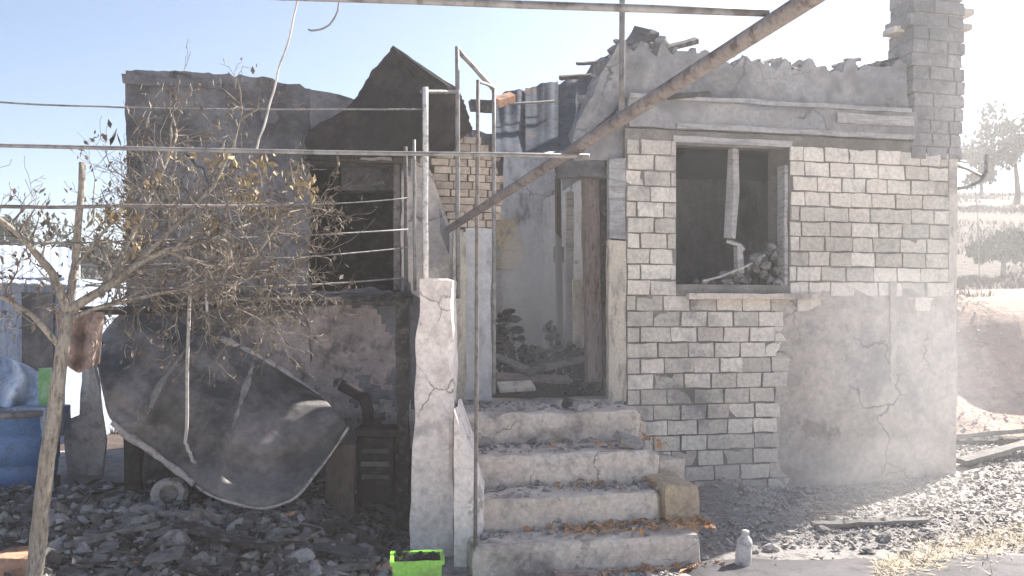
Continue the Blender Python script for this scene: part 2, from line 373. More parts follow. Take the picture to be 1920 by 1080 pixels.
def ragged_wall(name, m, x0, x1, y0, y1, zb, top, res=.09, amp=.02, parent=house, seed=0.0, mi=None):
    """wall slab in house coordinates with a ragged top profile top(x)"""
    b = bmesh.new(); nx = max(2, round((x1 - x0) / res)); xsl = [x0 + (x1 - x0) * i / nx for i in range(nx + 1)]
    nz = max(2, round((max(top(x) for x in xsl) - zb) / res))
    def v(i, j, y):
        x = xsl[i]; z = zb + (top(x) - zb) * j / nz
        d = nv((x, y, z), 2.6, seed) * amp + nv((x, y, z), 9, seed) * amp * .5
        if j == nz: d.z += .02 * ns((x, y, 0), 14, seed)
        return b.verts.new(Vector((x, y, z)) + d)
    Fr = [[v(i, j, y0) for j in range(nz + 1)] for i in range(nx + 1)]
    Bk = [[v(i, j, y1) for j in range(nz + 1)] for i in range(nx + 1)]
    for i in range(nx):
        for j in range(nz):
            f = b.faces.new((Fr[i][j], Fr[i + 1][j], Fr[i + 1][j + 1], Fr[i][j + 1]))
            if mi: f.material_index = mi(xsl[i], zb + (top(xsl[i]) - zb) * j / nz)
            b.faces.new((Bk[i][j], Bk[i][j + 1], Bk[i + 1][j + 1], Bk[i + 1][j]))
        b.faces.new((Fr[i][nz], Fr[i + 1][nz], Bk[i + 1][nz], Bk[i][nz]))
        b.faces.new((Fr[i][0], Bk[i][0], Bk[i + 1][0], Fr[i + 1][0]))
    for j in range(nz):
        b.faces.new((Fr[0][j], Fr[0][j + 1], Bk[0][j + 1], Bk[0][j])); b.faces.new((Fr[nx][j], Bk[nx][j], Bk[nx][j + 1], Fr[nx][j + 1]))
    return obj(name, b, m, parent, local=True)

sx = lambda px, y=0.0: H(px, 590, y).x
def hz(px, py, y=0.0): return H(px, py, y).z

WT = .38
# left wing
lt = [(sx(p), hz(p, y)) for p, y in ((238, 131), (330, 133), (378, 136), (440, 142), (443, 151), (448, 151), (450, 141), (500, 146), (514, 150), (516, 156), (566, 157), (570, 164), (600, 168), (655, 182), (760, 215), (800, 250))]
xL, xo0, xo1, xP = sx(236), sx(580), sx(752), sx(848)
zo0, zo1 = hz(660, 545), hz(660, 300)
step_top = lambda x: lerp_tab(lt, x) + .015 * ns((x, 0, 0), 11)
lw = ragged_wall('wall', [M['soot_wall'], M['pink_rubble']], xL, xo0, 0, WT, -.1, step_top, res=.045, seed=1,
                 mi=lambda x, z: 1 if z < 1.8 + .2 * ns((x, 0, z), 3, 4) and x > sx(470) + .5 * ns((x, 0, z), 1.6, 7) + .15 * ns((x, 0, z), 6) else 0)
tag(lw, 'soot-blackened left wing wall with ragged top')
ragged_wall('wall', [M['soot_wall'], M['pink_rubble']], xo0 + .002, xo1, .003, WT, -.1, lambda x: zo0, res=.04, amp=.045, seed=2,
            mi=lambda x, z: 1 if z > .95 + .5 * ns((x, 0, z), 2) + .2 * ns((x, 0, z), 7) and z < 1.9 + .12 * ns((x, 3, z), 6) and x < xo1 - .2 + .25 * ns((x, 0, z), 3, 8) else 0)
ragged_wall('wall', M['soot_wall'], xo0 + .002, xo1, .003, WT, zo1, lambda x: lerp_tab(lt, x), seed=3)
ragged_wall('wall', [M['soot_wall'], M['plaster']], xo1 + .002, xP - .02, .0, WT, -.1, lambda x: lerp_tab([(xo1, hz(755, 262)), (sx(800), hz(800, 300)), (xP, hz(848, 432))], x), seed=4,
            mi=lambda x, z: 1 if ns((x, 0, z), 1.7, 3) > .0 else 0)
# flat coping band along the left top, one course high
b = bmesh.new(); rbox(b, xL - .03, sx(420), -.045, -.022, hz(300, 163), hz(300, 145), .12, .012, 5, 3, chip=.03)
obj('coping', b, M['soot_wall'], house, local=True)
# left window void with its frame rests
win = bmesh.new()
rbox(win, xo1 - .06, xo1 - .004, .05, .14, zo0, zo1, .15, .008, 6, 1, chip=.01)
wl = obj('window', win, M['rust'], house, local=True)
tag(wl, 'black empty window of the left wing')
b = bmesh.new(); rbox(b, xo0 - .06, xo1 + .05, -.07, -.01, zo1 - .03, zo1 + .06, .1, .012, 5, 4, chip=.02)
obj('lintel', b, M['brownwood'], wl, local=True)
b = bmesh.new(); rbox(b, sx(672), sx(735), -.085, -.075, hz(700, 304), hz(700, 276), .05, .006, 8, 4, chip=.03)
obj('plaster_patch', b, M['palelime'], wl, local=True)
b = bmesh.new(); rbox(b, xL + .2, xo1 + .1, -.16, -.05, zo0 - .13, zo0 - .03, .1, .025, 4, 6, chip=.03)
obj('sill', b, M['charwood'], wl, local=True)

# right wing: mortar core with individual blocks before it
xD = sx(1170); xR = sx(1782); xw0, xw1 = sx(1265), sx(1476)
zw0, zw1 = hz(1370, 534), hz(1370, 266)
ztop = hz(1450, 255)
core = bmesh.new()
yc = -.036
for a, c, z0, z1 in ((xD, xw0, -.1, ztop), (xw0, xw1, -.1, zw0), (xw0, xw1, zw1, ztop), (xw1, xR, -.1, ztop)):
    rbox(core, a, c, yc, WT, z0, z1, .25, .0)
wall = obj('wall', core, M['mortar'], house, local=True)
tag(wall, 'pale stone block wall of the right wing')

def block_mesh(L, h, seed, dep=.05, m='block'):
    b = bmesh.new(); rbox(b, -L / 2, L / 2, -.05, dep, -h / 2, h / 2, .07, .006, 8, seed, chip=.016)
    bmesh.ops.recalc_face_normals(b, faces=b.faces[:])
    me = bpy.data.meshes.new('block'); b.to_mesh(me); b.free(); me.materials.append(M[m]); return me
CH = .149; BL = .272
variants = {}
def block_at(x0, x1, z, h=CH, y=0.0, parent=None, dep=.05):
    L = round((x1 - x0) / .015) * .015; k = (L, rnd.randrange(3), round(h, 3), dep)
    if k not in variants: variants[k] = block_mesh(max(.03, L - .012), h - .011, k[1] * 3.3 + L * 9, dep, 'chimney' if dep > .1 else 'block')
    o = bpy.data.objects.new('block', variants[k]); COL.objects.link(o); o.parent = parent or wall
    o.location = ((x0 + x1) / 2, y + (rnd.uniform(-.012, .01) if rnd.random() < .965 else rnd.uniform(-.002, .004)), z + rnd.uniform(-.002, .002))
    o.rotation_euler = (rnd.uniform(-.02, .02), rnd.uniform(-.012, .012), rnd.uniform(-.03, .03))
    return o
xPl0 = sx(1447); zPl = hz(1600, 545)
row = 0; z = -.03
while z + CH / 2 < ztop + .02:
    x = xD + .01 - (BL / 2 if row % 2 else 0)
    while x < xR - .03:
        Lb = BL * rnd.choice((.86, 1, 1, 1, 1.14))
        a, c = max(x, xD + .006), min(x + Lb, xR)
        x += Lb
        if xR - x < .1: c = xR; x = xR
        cz = z
        if c - a < .05: continue
        if zw0 - .05 < cz < zw1 + .02:                      # window gap: cut
            if a < xw1 and c > xw0:
                if a < xw0 - .05: block_at(a, xw0, cz)
                if c > xw1 + .05: block_at(xw1, c, cz)
                continue
        if cz < zPl - .18 and a > xPl0 + .12 * ns((0, 0, cz), 3): continue     # under the plaster coat
        block_at(a, c, cz)
    z += CH; row += 1

# plaster coat on the lower right
b = bmesh.new()
def PL(u, v):
    zz = -.05 + v * (zPl + .03 + .05 * ns((u * 5, 0, 0), 1.7) + .05)
    x = xPl0 + u * (xR + .012 - xPl0) + (1 - u) * (.16 * ns((0, 0, zz), 2.3) + .06 * ns((0, 0, zz), 9))
    d = .010 * ns((x, 0, zz), 2.2) + .008 * ns((x, 0, zz), 8) + .03 * max(0, 1 - u * 6) + .03 * max(0, v * 8 - 7)
    return Vector((x, -.045 + d, zz))
sheet(b, PL, 44, 50, .05)
tag(obj('plaster_coat', b, M['plaster'], house, local=True), 'smooth plaster coat on the lower right wall')
b = bmesh.new(); rbox(b, sx(1660), sx(1671), -.082, -.06, hz(1660, 715), hz(1660, 528), .06, .012, 8, 2, chip=.015); obj('plaster_rib', b, M['plaster'], house, local=True)

# ring beam, window lintel
b = bmesh.new(); rbox(b, sx(1172), sx(1712), -.06, WT, hz(1450, 252), hz(1450, 200), .06, .02, 4, 7, chip=.05)
obj('ring_beam', b, M['smoky_plaster'], house, local=True)
b = bmesh.new(); rbox(b, sx(1262), sx(1700), -.085, -.055, hz(1450, 250) - .012, hz(1450, 243), .1, .008, 4, 9, chip=.015)
obj('lath', b, M['beam'], house, local=True)
b = bmesh.new(); rbox(b, sx(1560), sx(1704), -.10, -.079, hz(1640, 238), hz(1640, 219), .1, .006, 4, 9, chip=.015)
obj('board', b, M['palelime'], house, local=True)
win2 = bmesh.new()
rbox(win2, xw1 - .04, xw1 - .002, -.02, .12, zw0, zw1 - .2, .12, .006, 5, 3, chip=.012)
w2 = obj('window', win2, M['palelime'], house, local=True); tag(w2, 'smoke-filled empty window of the right wing')
b = bmesh.new(); rbox(b, sx(1258), sx(1482), -.055, .1, zw1 - .035, zw1 + .025, .08, .009, 6, 3, chip=.015); obj('lintel', b, M['palelime'], w2, local=True)
b = bmesh.new()
tube(b, [H(1375, 280, .12), H(1374, 360, .1), H(1368, 447, .06)], [.05, .065, .06], 4); obj('curtain_strip', b, M['palelime'], w2, local=True)
b = bmesh.new()
tube(b, [H(1362, 452, .06), H(1388, 460, .05), H(1396, 468, .05)], [.02, .022, .015], 5); tube(b, [H(1384, 462, .07), H(1386, 512, .09)], [.045, .05], 4)
obj('broken_mullion', b, M['palelime'], w2, local=True)
b = bmesh.new(); tube(b, [H(1318, 527, -.03), H(1350, 519, -.02), H(1400, 499, 0), H(1434, 478, .03)], .011, 5); obj('stick', b, M['stake'], w2, local=True)
b = bmesh.new(); rbox(b, sx(1282), sx(1537), -.13, .0, hz(1400, 562), hz(1400, 551), .1, .008, 5, 3, chip=.02); obj('sill', b, M['concrete'], w2, local=True)
b = bmesh.new()
for i in range(46):
    px = 1290 + 190 * rnd.random() ** .6
    top = lerp_tab([(1290, 528), (1390, 505), (1420, 470), (1450, 455), (1478, 465)], px)
    stone(b, H(px, rnd.uniform(top, 535) + 4, rnd.uniform(.0, .25)), rnd.uniform(.03, .075), rnd.random() * 9)
tag(obj('rubble', b, M['paleash'], w2, local=True), kind='stuff')

# interior: floor, back wall, partitions, ceilings
zf = hz(1000, 752)
b = bmesh.new(); rbox(b, xL + WT, xR - WT, WT + .002, 4.2, -.1, zf - .04, .5, .01); obj('floor', b, M['black'], house, local=True)
b = bmesh.new(); rbox(b, xP - .3, xD + .1, .0, WT, -.1, zf, .1, .012, 6, 2, chip=.02); obj('threshold', b, M['concrete'], house, local=True)
bz = 3.5
ragged_wall('interior_wall', M['black'], xL, xP - .06, 1.9, 2.1, -.1, lambda x: 3.6, res=.25, seed=8)
ragged_wall('interior_wall', M['int_wall'], xD + .21, xR - .02, 3.0, 3.2, -.1, lambda x: 4.15 + .1 * ns((x, 0, 0), 3), res=.2, seed=8)
ragged_wall('interior_wall', M['int_wall'], xP - .04, xD + .2, 3.2, 3.4, zf - .05, lambda x: 3.95 + .1 * ns((x, 0, 0), 4), res=.12, seed=9)
def side_wall(x0, x1, m, y0=WT + .003, y1=3.19, z0=-.1, z1=3.3):
    b = bmesh.new(); rbox(b, x0, x1, y0, y1, z0, z1, .2, .015, 3, x0); return obj('interior_wall', b, m, house, local=True)
side_wall(xP - .25, xP - .05, M['int_wall'], z1=3.62); side_wall(xD + .0, xD + .2, M['int_wall'], y0=WT + .003)
side_wall(xL, xL + WT - .004, M['black'], z1=3.6); side_wall(xR - WT, xR - .02, M['soot_wall'], z1=3.6)
b = bmesh.new(); rbox(b, xL + .05, xP - .2, WT + .01, 1.95, 3.5, 3.6, .3, .03, 2); obj('ceiling', b, M['black'], house, local=True)
b = bmesh.new(); rbox(b, xD + .22, xR - WT - .01, WT + .01, 2.98, 3.62, 3.7, .3, .03, 2); obj('ceiling', b, M['black'], house, local=True)
# yellow bare patch and sooty smears on the partition
b = bmesh.new()
def YP(u, v):
    p = H(930 + 48 * u + 6 * math.sin(v * 5), 505 - 95 * v, 3.185)
    return p + Vector((.05 * ns((u, v, 0), 4), -.004 * (1 - abs(2 * u - 1)), .04 * ns((v, u, 2), 4)))
sheet(b, YP, 8, 10, .02); obj('bare_patch', b, M['yellow_pl'], house, local=True)
# charred timber in the doorway right side, pale plank, dark inner door edge
def upright(name, pa, pb, wpx, y, m, dep=.06, seed=1):
    a, c = H(*pa, y), H(*pb, y); wd = wpx / F * 8.2 / 2
    b = bmesh.new()
    n = 7
    pts = [a.lerp(c, i / n) + Vector((.012 * ns((i, seed, 0), 1.3), .01 * ns((seed, i, 0), 1.3), 0)) for i in range(n + 1)]
    for p, q in ((0, n),):
        rings = []
        for pt in pts:
            k = 1 + .25 * ns((pt.x, pt.z, seed), 7)
            rings.append([b.verts.new(pt + Vector((dx * wd * k, dy * dep, 0))) for dx, dy in ((-1, -1), (1, -1), (1, 1), (-1, 1))])
        for r0, r1 in zip(rings, rings[1:]):
            for k in range(4): b.faces.new((r0[k], r0[(k + 1) % 4], r1[(k + 1) % 4], r1[k]))
        b.faces.new(rings[0][::-1]); b.faces.new(rings[-1])
    return obj(name, b, m, house, local=True)
df_m = bmesh.new(); rbox(df_m, sx(1138), sx(1170), -.06, .03, zf - .02, hz(1150, 452), .07, .008, 6, 1, chip=.012)
dfr = obj('door_frame', df_m, M['cream'], house, local=True); tag(dfr, 'cream painted surround of the empty doorway')
b = bmesh.new(); rbox(b, sx(1140), sx(1170), -.04, .03, hz(1150, 450), hz(1150, 296), .07, .012, 6, 5, chip=.02); obj('jamb', b, M['beam'], dfr, local=True)
b = bmesh.new(); rbox(b, sx(848), sx(872), -.06, .03, zf, hz(855, 436), .07, .008, 6, 2, chip=.012); obj('jamb', b, M['cream'], dfr, local=True)
b = bmesh.new(); rbox(b, sx(874), sx(924), .05, .16, zf, hz(900, 425), .08, .01, 5, 3, chip=.02); obj('side_panel', b, M['int_wall'], dfr, local=True)
b = bmesh.new(); rbox(b, sx(1046), sx(1142), .05, .2, hz(1090, 330), hz(1090, 285), .08, .03, 4, 3, chip=.05); obj('lintel', b, M['soot_wall'], dfr, local=True)
upright('timber', (1116, 715), (1108, 330), 34, .2, M['redwood'], seed=3)
upright('timber', (1135, 725), (1130, 300), 10, .12, M['charwood'], .04, seed=4)
upright('timber', (1084, 655), (1082, 525), 20, .6, M['cream'], .015, seed=5)
upright('timber', (1050, 690), (1046, 330), 10, 1.2, M['brownwood'], .04, seed=6)
upright('timber', (1066, 700), (1068, 360), 16, .9, M['palelime'], .03, seed=8)
b = bmesh.new(); rbox(b, sx(1040, 1.3), sx(1068, 1.3), 1.3, 1.36, hz(1050, 492, 1.3), hz(1050, 463, 1.3), .05, .005); obj('switch_box', b, M['black'], house, local=True)
# soot-black heaps and fallen boards on the doorway floor
b = bmesh.new()
for i in range(420):
    px = rnd.uniform(926, 1135); c = lerp_tab([(926, 580), (955, 560), (985, 630), (1005, 650), (1030, 580), (1060, 630), (1135, 662)], px)
    y = rnd.uniform(.35, 1.4); p = H(px, rnd.uniform(c + 12, 735), y); p.z = max(p.z, zf - .02)
    stone(b, p, rnd.uniform(.02, .065), rnd.random() * 9, (1.3, .8, .6))
tag(obj('rubble', b, M['black'], house, local=True), kind='stuff')
def plank_h(pa, pb, ya, yb, wid, th, m, name='board', parent=house):
    a, c = H(*pa, ya), H(*pb, yb); d = (c - a); L = d.length; d.normalize()
    s = d.cross(Vector((0, -.5, .85))).normalized(); n = s.cross(d)
    b = bmesh.new(); Mx = Matrix((( d.x, s.x, n.x, a.x), (d.y, s.y, n.y, a.y), (d.z, s.z, n.z, a.z), (0, 0, 0, 1)))
    rbox(b, 0, L, -wid / 2, wid / 2, -th / 2, th / 2, .09, .008, 6, L * 7, Mx, chip=.012)
    return obj(name, b, m, parent, local=True)
plank_h((920, 662), (1000, 700), .5, .2, .09, .03, M['greywood'])
plank_h((985, 702), (1092, 655), .15, .7, .09, .03, M['charwood'])
plank_h((922, 706), (1068, 712), .2, .25, .1, .04, M['redwood'])
plank_h((935, 726), (1000, 722), .06, .1, .14, .03, M['cream'])
plank_h((1020, 690), (1100, 672), .3, .35, .07, .03, M['greywood'])
plank_h((940, 620), (985, 730), .9, .2, .08, .03, M['charwood'])

# cream brick stub left of the doorway: single bricks round a core
b = bmesh.new(); rbox(b, sx(812), sx(926), .17, .30, hz(860, 425), hz(860, 275), .1, .01); stub = obj('wall', b, M['mortar'], house, local=True)
tag(stub, 'cream brick stub wall left of the doorway')
def brick_mesh(L, h, seed):
    b = bmesh.new(); rbox(b, -L / 2, L / 2, -.05, .05, -h / 2, h / 2, .12, .004, 9, seed, chip=.01)
    bmesh.ops.recalc_face_normals(b, faces=b.faces[:])
    me = bpy.data.meshes.new('brick'); b.to_mesh(me); b.free(); me.materials.append(M['cream_brick']); return me
bv = [brick_mesh(.165, .064, 1), brick_mesh(.165, .064, 5), brick_mesh(.08, .064, 3)]
r = 0; z = hz(860, 424)
while z < hz(860, 254):
    py = HOR - (z - EYE) / 7.75 * F
    l = lerp_tab([(255, 838), (275, 815), (320, 806), (370, 812), (400, 822), (425, 846)], py)
    rr = lerp_tab([(255, 893), (270, 915), (300, 930), (360, 936), (425, 926)], py)
    x = sx(l) + (r % 2) * .04
    while x < sx(rr):
        o = bpy.data.objects.new('brick', bv[rnd.randrange(2)] if x + .17 < sx(rr) + .06 else bv[2]); COL.objects.link(o); o.parent = stub
        Lb = .17 if x + .17 < sx(rr) + .06 else .085
        o.location = (x + Lb / 2, .125 + rnd.uniform(-.006, .006), z + .034); o.rotation_euler = (0, rnd.uniform(-.01, .01), rnd.uniform(-.02, .02))
        x += Lb + .004
    z += .07; r += 1

cx0, cx1 = sx(1706), sx(1800)
# roof: burnt sheets sloping back from the eaves
roof = bmesh.new()
rbox(roof, sx(940), sx(1160), 1.78, 1.88, hz(1000, 190, 1.75) - .12, hz(1000, 190, 1.75), .2, .03)
roof = obj('roof', roof, M['charwood'], house, local=True); tag(roof, 'collapsed burnt tin roof over the doorway')
eave = [(925, 292), (1000, 294), (1090, 284), (1110, 262), (1150, 225), (1172, 198), (1330, 186), (1480, 196), (1700, 216), (1800, 224)]
ridge = [(925, 186), (950, 172), (1050, 158), (1065, 150), (1100, 140), (1112, 120), (1150, 104), (1180, 84), (1220, 84), (1262, 92), (1300, 100), (1330, 112), (1420, 118), (1480, 128), (1560, 128), (1640, 124), (1700, 116), (1800, 110)]
cuts = [925, 985, 1040, 1100, 1165]
for i, (a, c) in enumerate(zip(cuts, cuts[1:])):
    b = bmesh.new(); off = rnd.uniform(-.02, .03); sag = rnd.uniform(.0, .06); tilt = rnd.uniform(-.05, .05)
    def RP(u, v, a=a, c=c, off=off, sag=sag, tilt=tilt, i=i):
        px = a + (c - a + 6) * u
        e = H(px, lerp_tab(eave, px), -.13); g = H(px, lerp_tab(ridge, px) + 4 * ns((px * .09, i, 0), 1), 1.75 + .12 * ns((px * .05, 2, i), 1))
        p = e.lerp(g, v)
        p.z += off - sag * math.sin(math.pi * v) + .0015 * math.sin(u * (c - a) / 9 * math.pi) + .03 * ns((px * .02, v * 3, i), 1) + tilt * (u - .5) * .5
        return p
    sheet(b, RP, 22, 14, .014)
    obj('roof_sheet', b, M['roofblue'], roof, local=True)
par_tab = [(sx(p), hz(p, y)) for p, y in [(1072, 262), (1090, 215), (1108, 178), (1124, 140), (1150, 106)] + [q for q in ridge if q[0] > 1150]]
def par_top(x):
    q = ns((x, 0, 0), 3.1) * .06 + ns((x, 1, 0), 11) * .06
    return lerp_tab(par_tab, x) + q + .07 * (ns((x, 2, 0), 7) > .15) - .06 * (ns((x, 5, 0), 9) > .3)
ragged_wall('wall', M['smoky_plaster'], sx(1076), sx(1172), .02, .3, hz(1080, 300), par_top, res=.045, amp=.035, seed=21)
pw = ragged_wall('wall', M['smoky_plaster'], sx(1172) + .002, cx0 - .002, .02, .3, ztop - .06, par_top, res=.045, amp=.035, seed=21)
b = bmesh.new()
for i in range(150):
    px = rnd.uniform(1090, 1690); p = H(px, 150, rnd.uniform(.05, .28)); p.z = par_top(p.x) + rnd.uniform(-.03, .03)
    stone(b, p, rnd.uniform(.015, .06) * (1.4 if px < 1330 else 1), rnd.random() * 9, (1.2, .9, .6))
tag(obj('rubble', b, M['smoky_plaster'], pw, local=True), kind='stuff')
tag(pw, 'smoke-grey upper wall with crumbling top edge')
# broken bits along the top edge
for (pa, pb, y, th, m) in (((1080, 120), (1118, 118), .9, .03, 'charwood'), ((1232, 96), (1306, 76), .14, .05, 'charwood'), ((1186, 92), (1206, 60), .14, .12, 'roof'), ((1200, 70), (1228, 66), .14, .09, 'roof'), ((1395, 122), (1424, 113), .9, .03, 'charwood'), ((1430, 119), (1450, 112), .9, .03, 'charwood'), ((1462, 128), (1478, 119), .14, .04, 'charwood'), ((1486, 132), (1504, 118), .14, .06, 'charwood'), ((1560, 126), (1614, 110), .9, .03, 'charwood'), ((1300, 112), (1352, 108), .14, .04, 'charwood'), ((1520, 132), (1546, 127), .14, .04, 'charwood'), ((1640, 124), (1690, 112), .14, .05, 'charwood'), ((1050, 146), (1110, 142), .88, .04, 'charwood'), ((1250, 182), (1330, 176), -.12, .04, 'charwood'), ((1160, 166), (1260, 164), .3, .03, 'charwood'), ((950, 195), (1040, 190), .88, .02, 'greywood')):
    plank_h(pa, pb, y, y + .05, th * 1.5, th, M[m], 'rafter_stub', roof)
b = bmesh.new(); rbox(b, sx(1172), sx(1700), -.10, -.079, hz(1450, 202), hz(1450, 194), .1, .012, 3, 2, chip=.02)
fo = obj('fascia', b, M['beam'], roof, local=True)
# sooty upper wall behind the blue slope
ragged_wall('gable_wall', M['soot_wall'], sx(640, .6), sx(945, .6), .6, .8, 3.0, lambda x: 3.62 + .05 * ns((x, 0, 0), 6), seed=12)
# small terracotta remains by the roof edge
plank_h((932, 192), (962, 182), .3, .35, .1, .08, M['terra'], 'ridge_tile', roof)

# chimney of rough stones round a core
cx0, cx1 = sx(1706), sx(1800); czb, czt = hz(1740, 300), hz(1740, -60)
b = bmesh.new(); rbox(b, cx0 + .03, cx1 - .03, -.03, .33, czb, czt, .2, .01)
ch = obj('chimney', b, M['mortar'], house, local=True); tag(ch, 'stone chimney at the right corner')
z = czb + .06; r = 0
while z < czt:
    x = cx0 - rnd.uniform(-.02, .035); hh = .13
    while x < cx1 - .05:
        L = min(rnd.uniform(.17, .3), cx1 + rnd.uniform(-.01, .03) - x)
        if cx1 - (x + L) < .08: L = cx1 + rnd.uniform(-.02, .03) - x
        block_at(x, x + L, z, .135, -.0, ch, .36); x += L
    z += .137; r += 1
# end face of chimney and small ledge stones
for py, px in ((55, 1806), (28, 1810), (60, 1680)):
    b = bmesh.new(); p = H(px, py, .2); rbox(b, p.x - .09, p.x + .03, p.y - .1, p.y + .1, p.z - .03, p.z + .03, .06, .012, 7, px); obj('ledge_stone', b, M['block'], ch, local=True)
# quoin strip at right end
b = bmesh.new(); rbox(b, sx(1772), sx(1788), -.06, WT, hz(1780, 760), hz(1780, 300), .12, .012, 5, 3, chip=.02); obj('corner_render', b, M['plaster'], house, local=True)
# cable bracket on the right corner
b = bmesh.new()
tube(b, [H(1776, 357, .1), H(1815, 350, .1), H(1840, 338, .1), H(1849, 322, .1), H(1850, 290, .1)], .021, 8)
tube(b, [H(1786, 308, .1), H(1812, 316, .1), H(1840, 330, .1)], .017, 6); tube(b, [H(1784, 300, .1), H(1812, 304, .1)], .012, 6)
obj('cable_bracket', b, M['steel'], house, local=True)
b = bmesh.new(); tube(b, [H(1828, 345, .1), H(1834, 420, .1), H(1836, 520, .1)], .004, 4); obj('hanging_wire', b, M['steel'], house, local=True)

# ------------------------------------------------------------------ staircase
st = thing('staircase', 'worn concrete steps strewn with ash and leaves below the empty doorway', 'steps', W(1080, 1060, 6.1), HA)
def SH(px, py, Y):   # house coords of a world pixel/depth
    return HI @ W(px, py, Y)
def hbox(name, x0, x1, y0, y1, z0, z1, m, parent, res=.05, amp=.014, freq=5, seed=0, chip=.03):
    b = bmesh.new(); rbox(b, x0, x1, y0, y1, z0, z1, res, amp, freq, seed, HM, chip); return obj(name, b, m, parent)
lx = SH(880, 900, 6.4).x
ylist = [-.82, -1.34, -1.72, -2.05]; zl = [zf - .01, .72, .47, .235]; rx = [SH(1203, 780, 7.3).x, SH(1228, 850, 6.9).x, SH(1232, 920, 6.5).x, SH(1305, 1005, 6.2).x]
for i in range(4):
    back = -.065 if i == 0 else ylist[i - 1] + .02
    hbox('step', lx - .08 * i * .3, rx[i], ylist[i], back, -.06, zl[i], M['concrete'], st, amp=.022, seed=i * 2.3, chip=.07)
b0 = SH(1200, 920, 6.25); hbox('end_stone', rx[2] + .005, rx[2] + .27, -1.76, -1.3, -.05, .53, M['sunblock'], st, amp=.012, seed=7, chip=.03)
hbox('end_stone', rx[1] + .01, rx[1] + .25, -1.25, -.7, -.05, .62, M['concrete'], st, amp=.03, seed=9, chip=.07)
hbox('end_stone', rx[0] + .006, rx[0] + .12, -.6, -.08, -.05, .86, M['concrete'], st, amp=.03, seed=10, chip=.06)
# pillar and parapet
b = bmesh.new()
p0, p1 = W(767, 1035, 6.35), W(850, 1035, 6.35); zt = W(800, 522, 6.35).z
rbox(b, p0.x, p1.x, 6.33, 6.75, -.05, zt, .035, .02, 4, 3, chip=.045)
for v in b.verts:                                   # slight batter
    if v.co.x < (p0.x + p1.x) / 2: v.co.x += .075 * max(0, v.co.z) / zt
obj('pillar', b, M['pillar'], st)
b = bmesh.new()
q0, q1 = W(851, 900, 6.05), W(906, 1080, 6.05)
rbox(b, q0.x, q1.x, 6.03, 6.9, -.05, W(851, 765, 6.05).z, .06, .01, 5, 6, chip=.02)
ztp = W(851, 765, 6.05).z
for v in b.verts:
    f = (v.co.x - q0.x) / (q1.x - q0.x)
    k = max(0, v.co.z) / ztp
    v.co.z -= k * f * .62 * (1 if f < .7 else 1)
obj('parapet', b, M['pillar'], st)

# ------------------------------------------------------------------ metal frame over the stairs
fr = thing('railing_frame', 'rusty white metal post frame rising beside the doorway above the steps', 'metal frame', W(893, 1085, 5.82))
def bar(name, pa, pb, wd, m, parent, sides=6):
    b = bmesh.new(); a, c = Vector(pa), Vector(pb); n = 6
    tube(b, [a.lerp(c, i / n) + nv((i, a.x, a.z), .9) * .004 for i in range(n + 1)], wd, sides); return obj(name, b, m, parent, shade=True)
bar('post', W(798, 524, 6.5), W(797, 164, 6.5), .028, M['white_post'], fr, 4)
bar('post', W(859, 560, 6.85), W(857, 88, 6.85), .02, M['steel'], fr)
bar('post', W(891, 1086, 5.8), W(896, 150, 5.8), .015, M['rust'], fr)
bar('post', W(926, 740, 7.0), W(926, 162, 7.0), .018, M['steel'], fr)
bar('post', W(778, 545, 6.7), W(776, 262, 6.7), .014, M['steel'], fr)
bar('post', W(762, 560, 6.9), W(760, 275, 6.9), .017, M['greywood'], fr)
bar('rail', W(790, 172, 6.5), W(859, 172, 6.85), .016, M['steel'], fr)
bar('rail', W(857, 92, 6.85), W(926, 168, 7.0), .02, M['steel'], fr)
bar('rail', W(896, 152, 5.8), W(926, 164, 7.0), .012, M['steel'], fr)

# ------------------------------------------------------------------ arbour pipes and wires
A0, A1 = W(1515, 0, 2.4), W(838, 432, 6.55)
dA = (A0 - A1)
pg = thing('arbour_frame', 'long rusty pipe frame of an arbour slanting across in front of the house', 'arbour', (A0.x + dA.x * .72, A0.y + dA.y * .72, 0))
E = A0 + dA * .72
bar('beam_pipe', A1, E, .028, M['rust'], pg, 10)
bar('post', (E.x, E.y, -.05), (E.x, E.y, E.z + .1), .03, M['rust'], pg, 10)
D = lambda t: A0.lerp(A1, t)
V0 = D(.28); bar('upright_pipe', (V0.x, V0.y, V0.z), (V0.x, V0.y, V0.z + 1.1), .0135, M['steel'], pg, 8)
X0 = D(.042) + Vector((0, 0, .036)); X1 = W(720, 0, 2.75); bar('cross_pipe', X0, X1 + (X1 - X0) * .9, .0125, M['steel'], pg, 8)

def wire(label, pts, r, m, name='wire', cat='wire', group=None, parent=None):
    b = bmesh.new(); P = [Vector(p) for p in pts]; fine = []
    for a, c in zip(P, P[1:]):
        for i in range(8): fine.append(a.lerp(c, i / 8) + nv((a.x + i * .21, c.y, a.z + i * .13), 1.0) * r * .9 - Vector((0, 0, .012 * math.sin(math.pi * i / 8))))
    fine.append(P[-1]); tube(b, fine, r, 5)
    return tag(obj(name, b, m, loc=P[0], shade=True), label, cat, group)
wire('thick grey rod running level from the left edge to the slanting pipe', [W(-160, 268, 4.75), W(1105, 293, 3.98)], .012, M['steel'], 'rod', 'rod')
wire('thin wire crossing the blue sky above the thick grey rod', [W(-80, 185, 5.6), W(230, 201, 5.9), W(800, 205, 6.5)], .007, M['steel'])
wire('dark rod passing behind the bare tree below the thick rod', [W(-100, 382, 4.85), W(240, 385, 5.1), W(560, 383, 5.6)], .012, M['rust'], 'rod', 'rod')
wire('grey wire across the twigs, the higher of two before the black window', [W(-60, 452, 4.8), W(250, 452, 5.2), W(765, 430, 6.65)], .006, M['steel'])
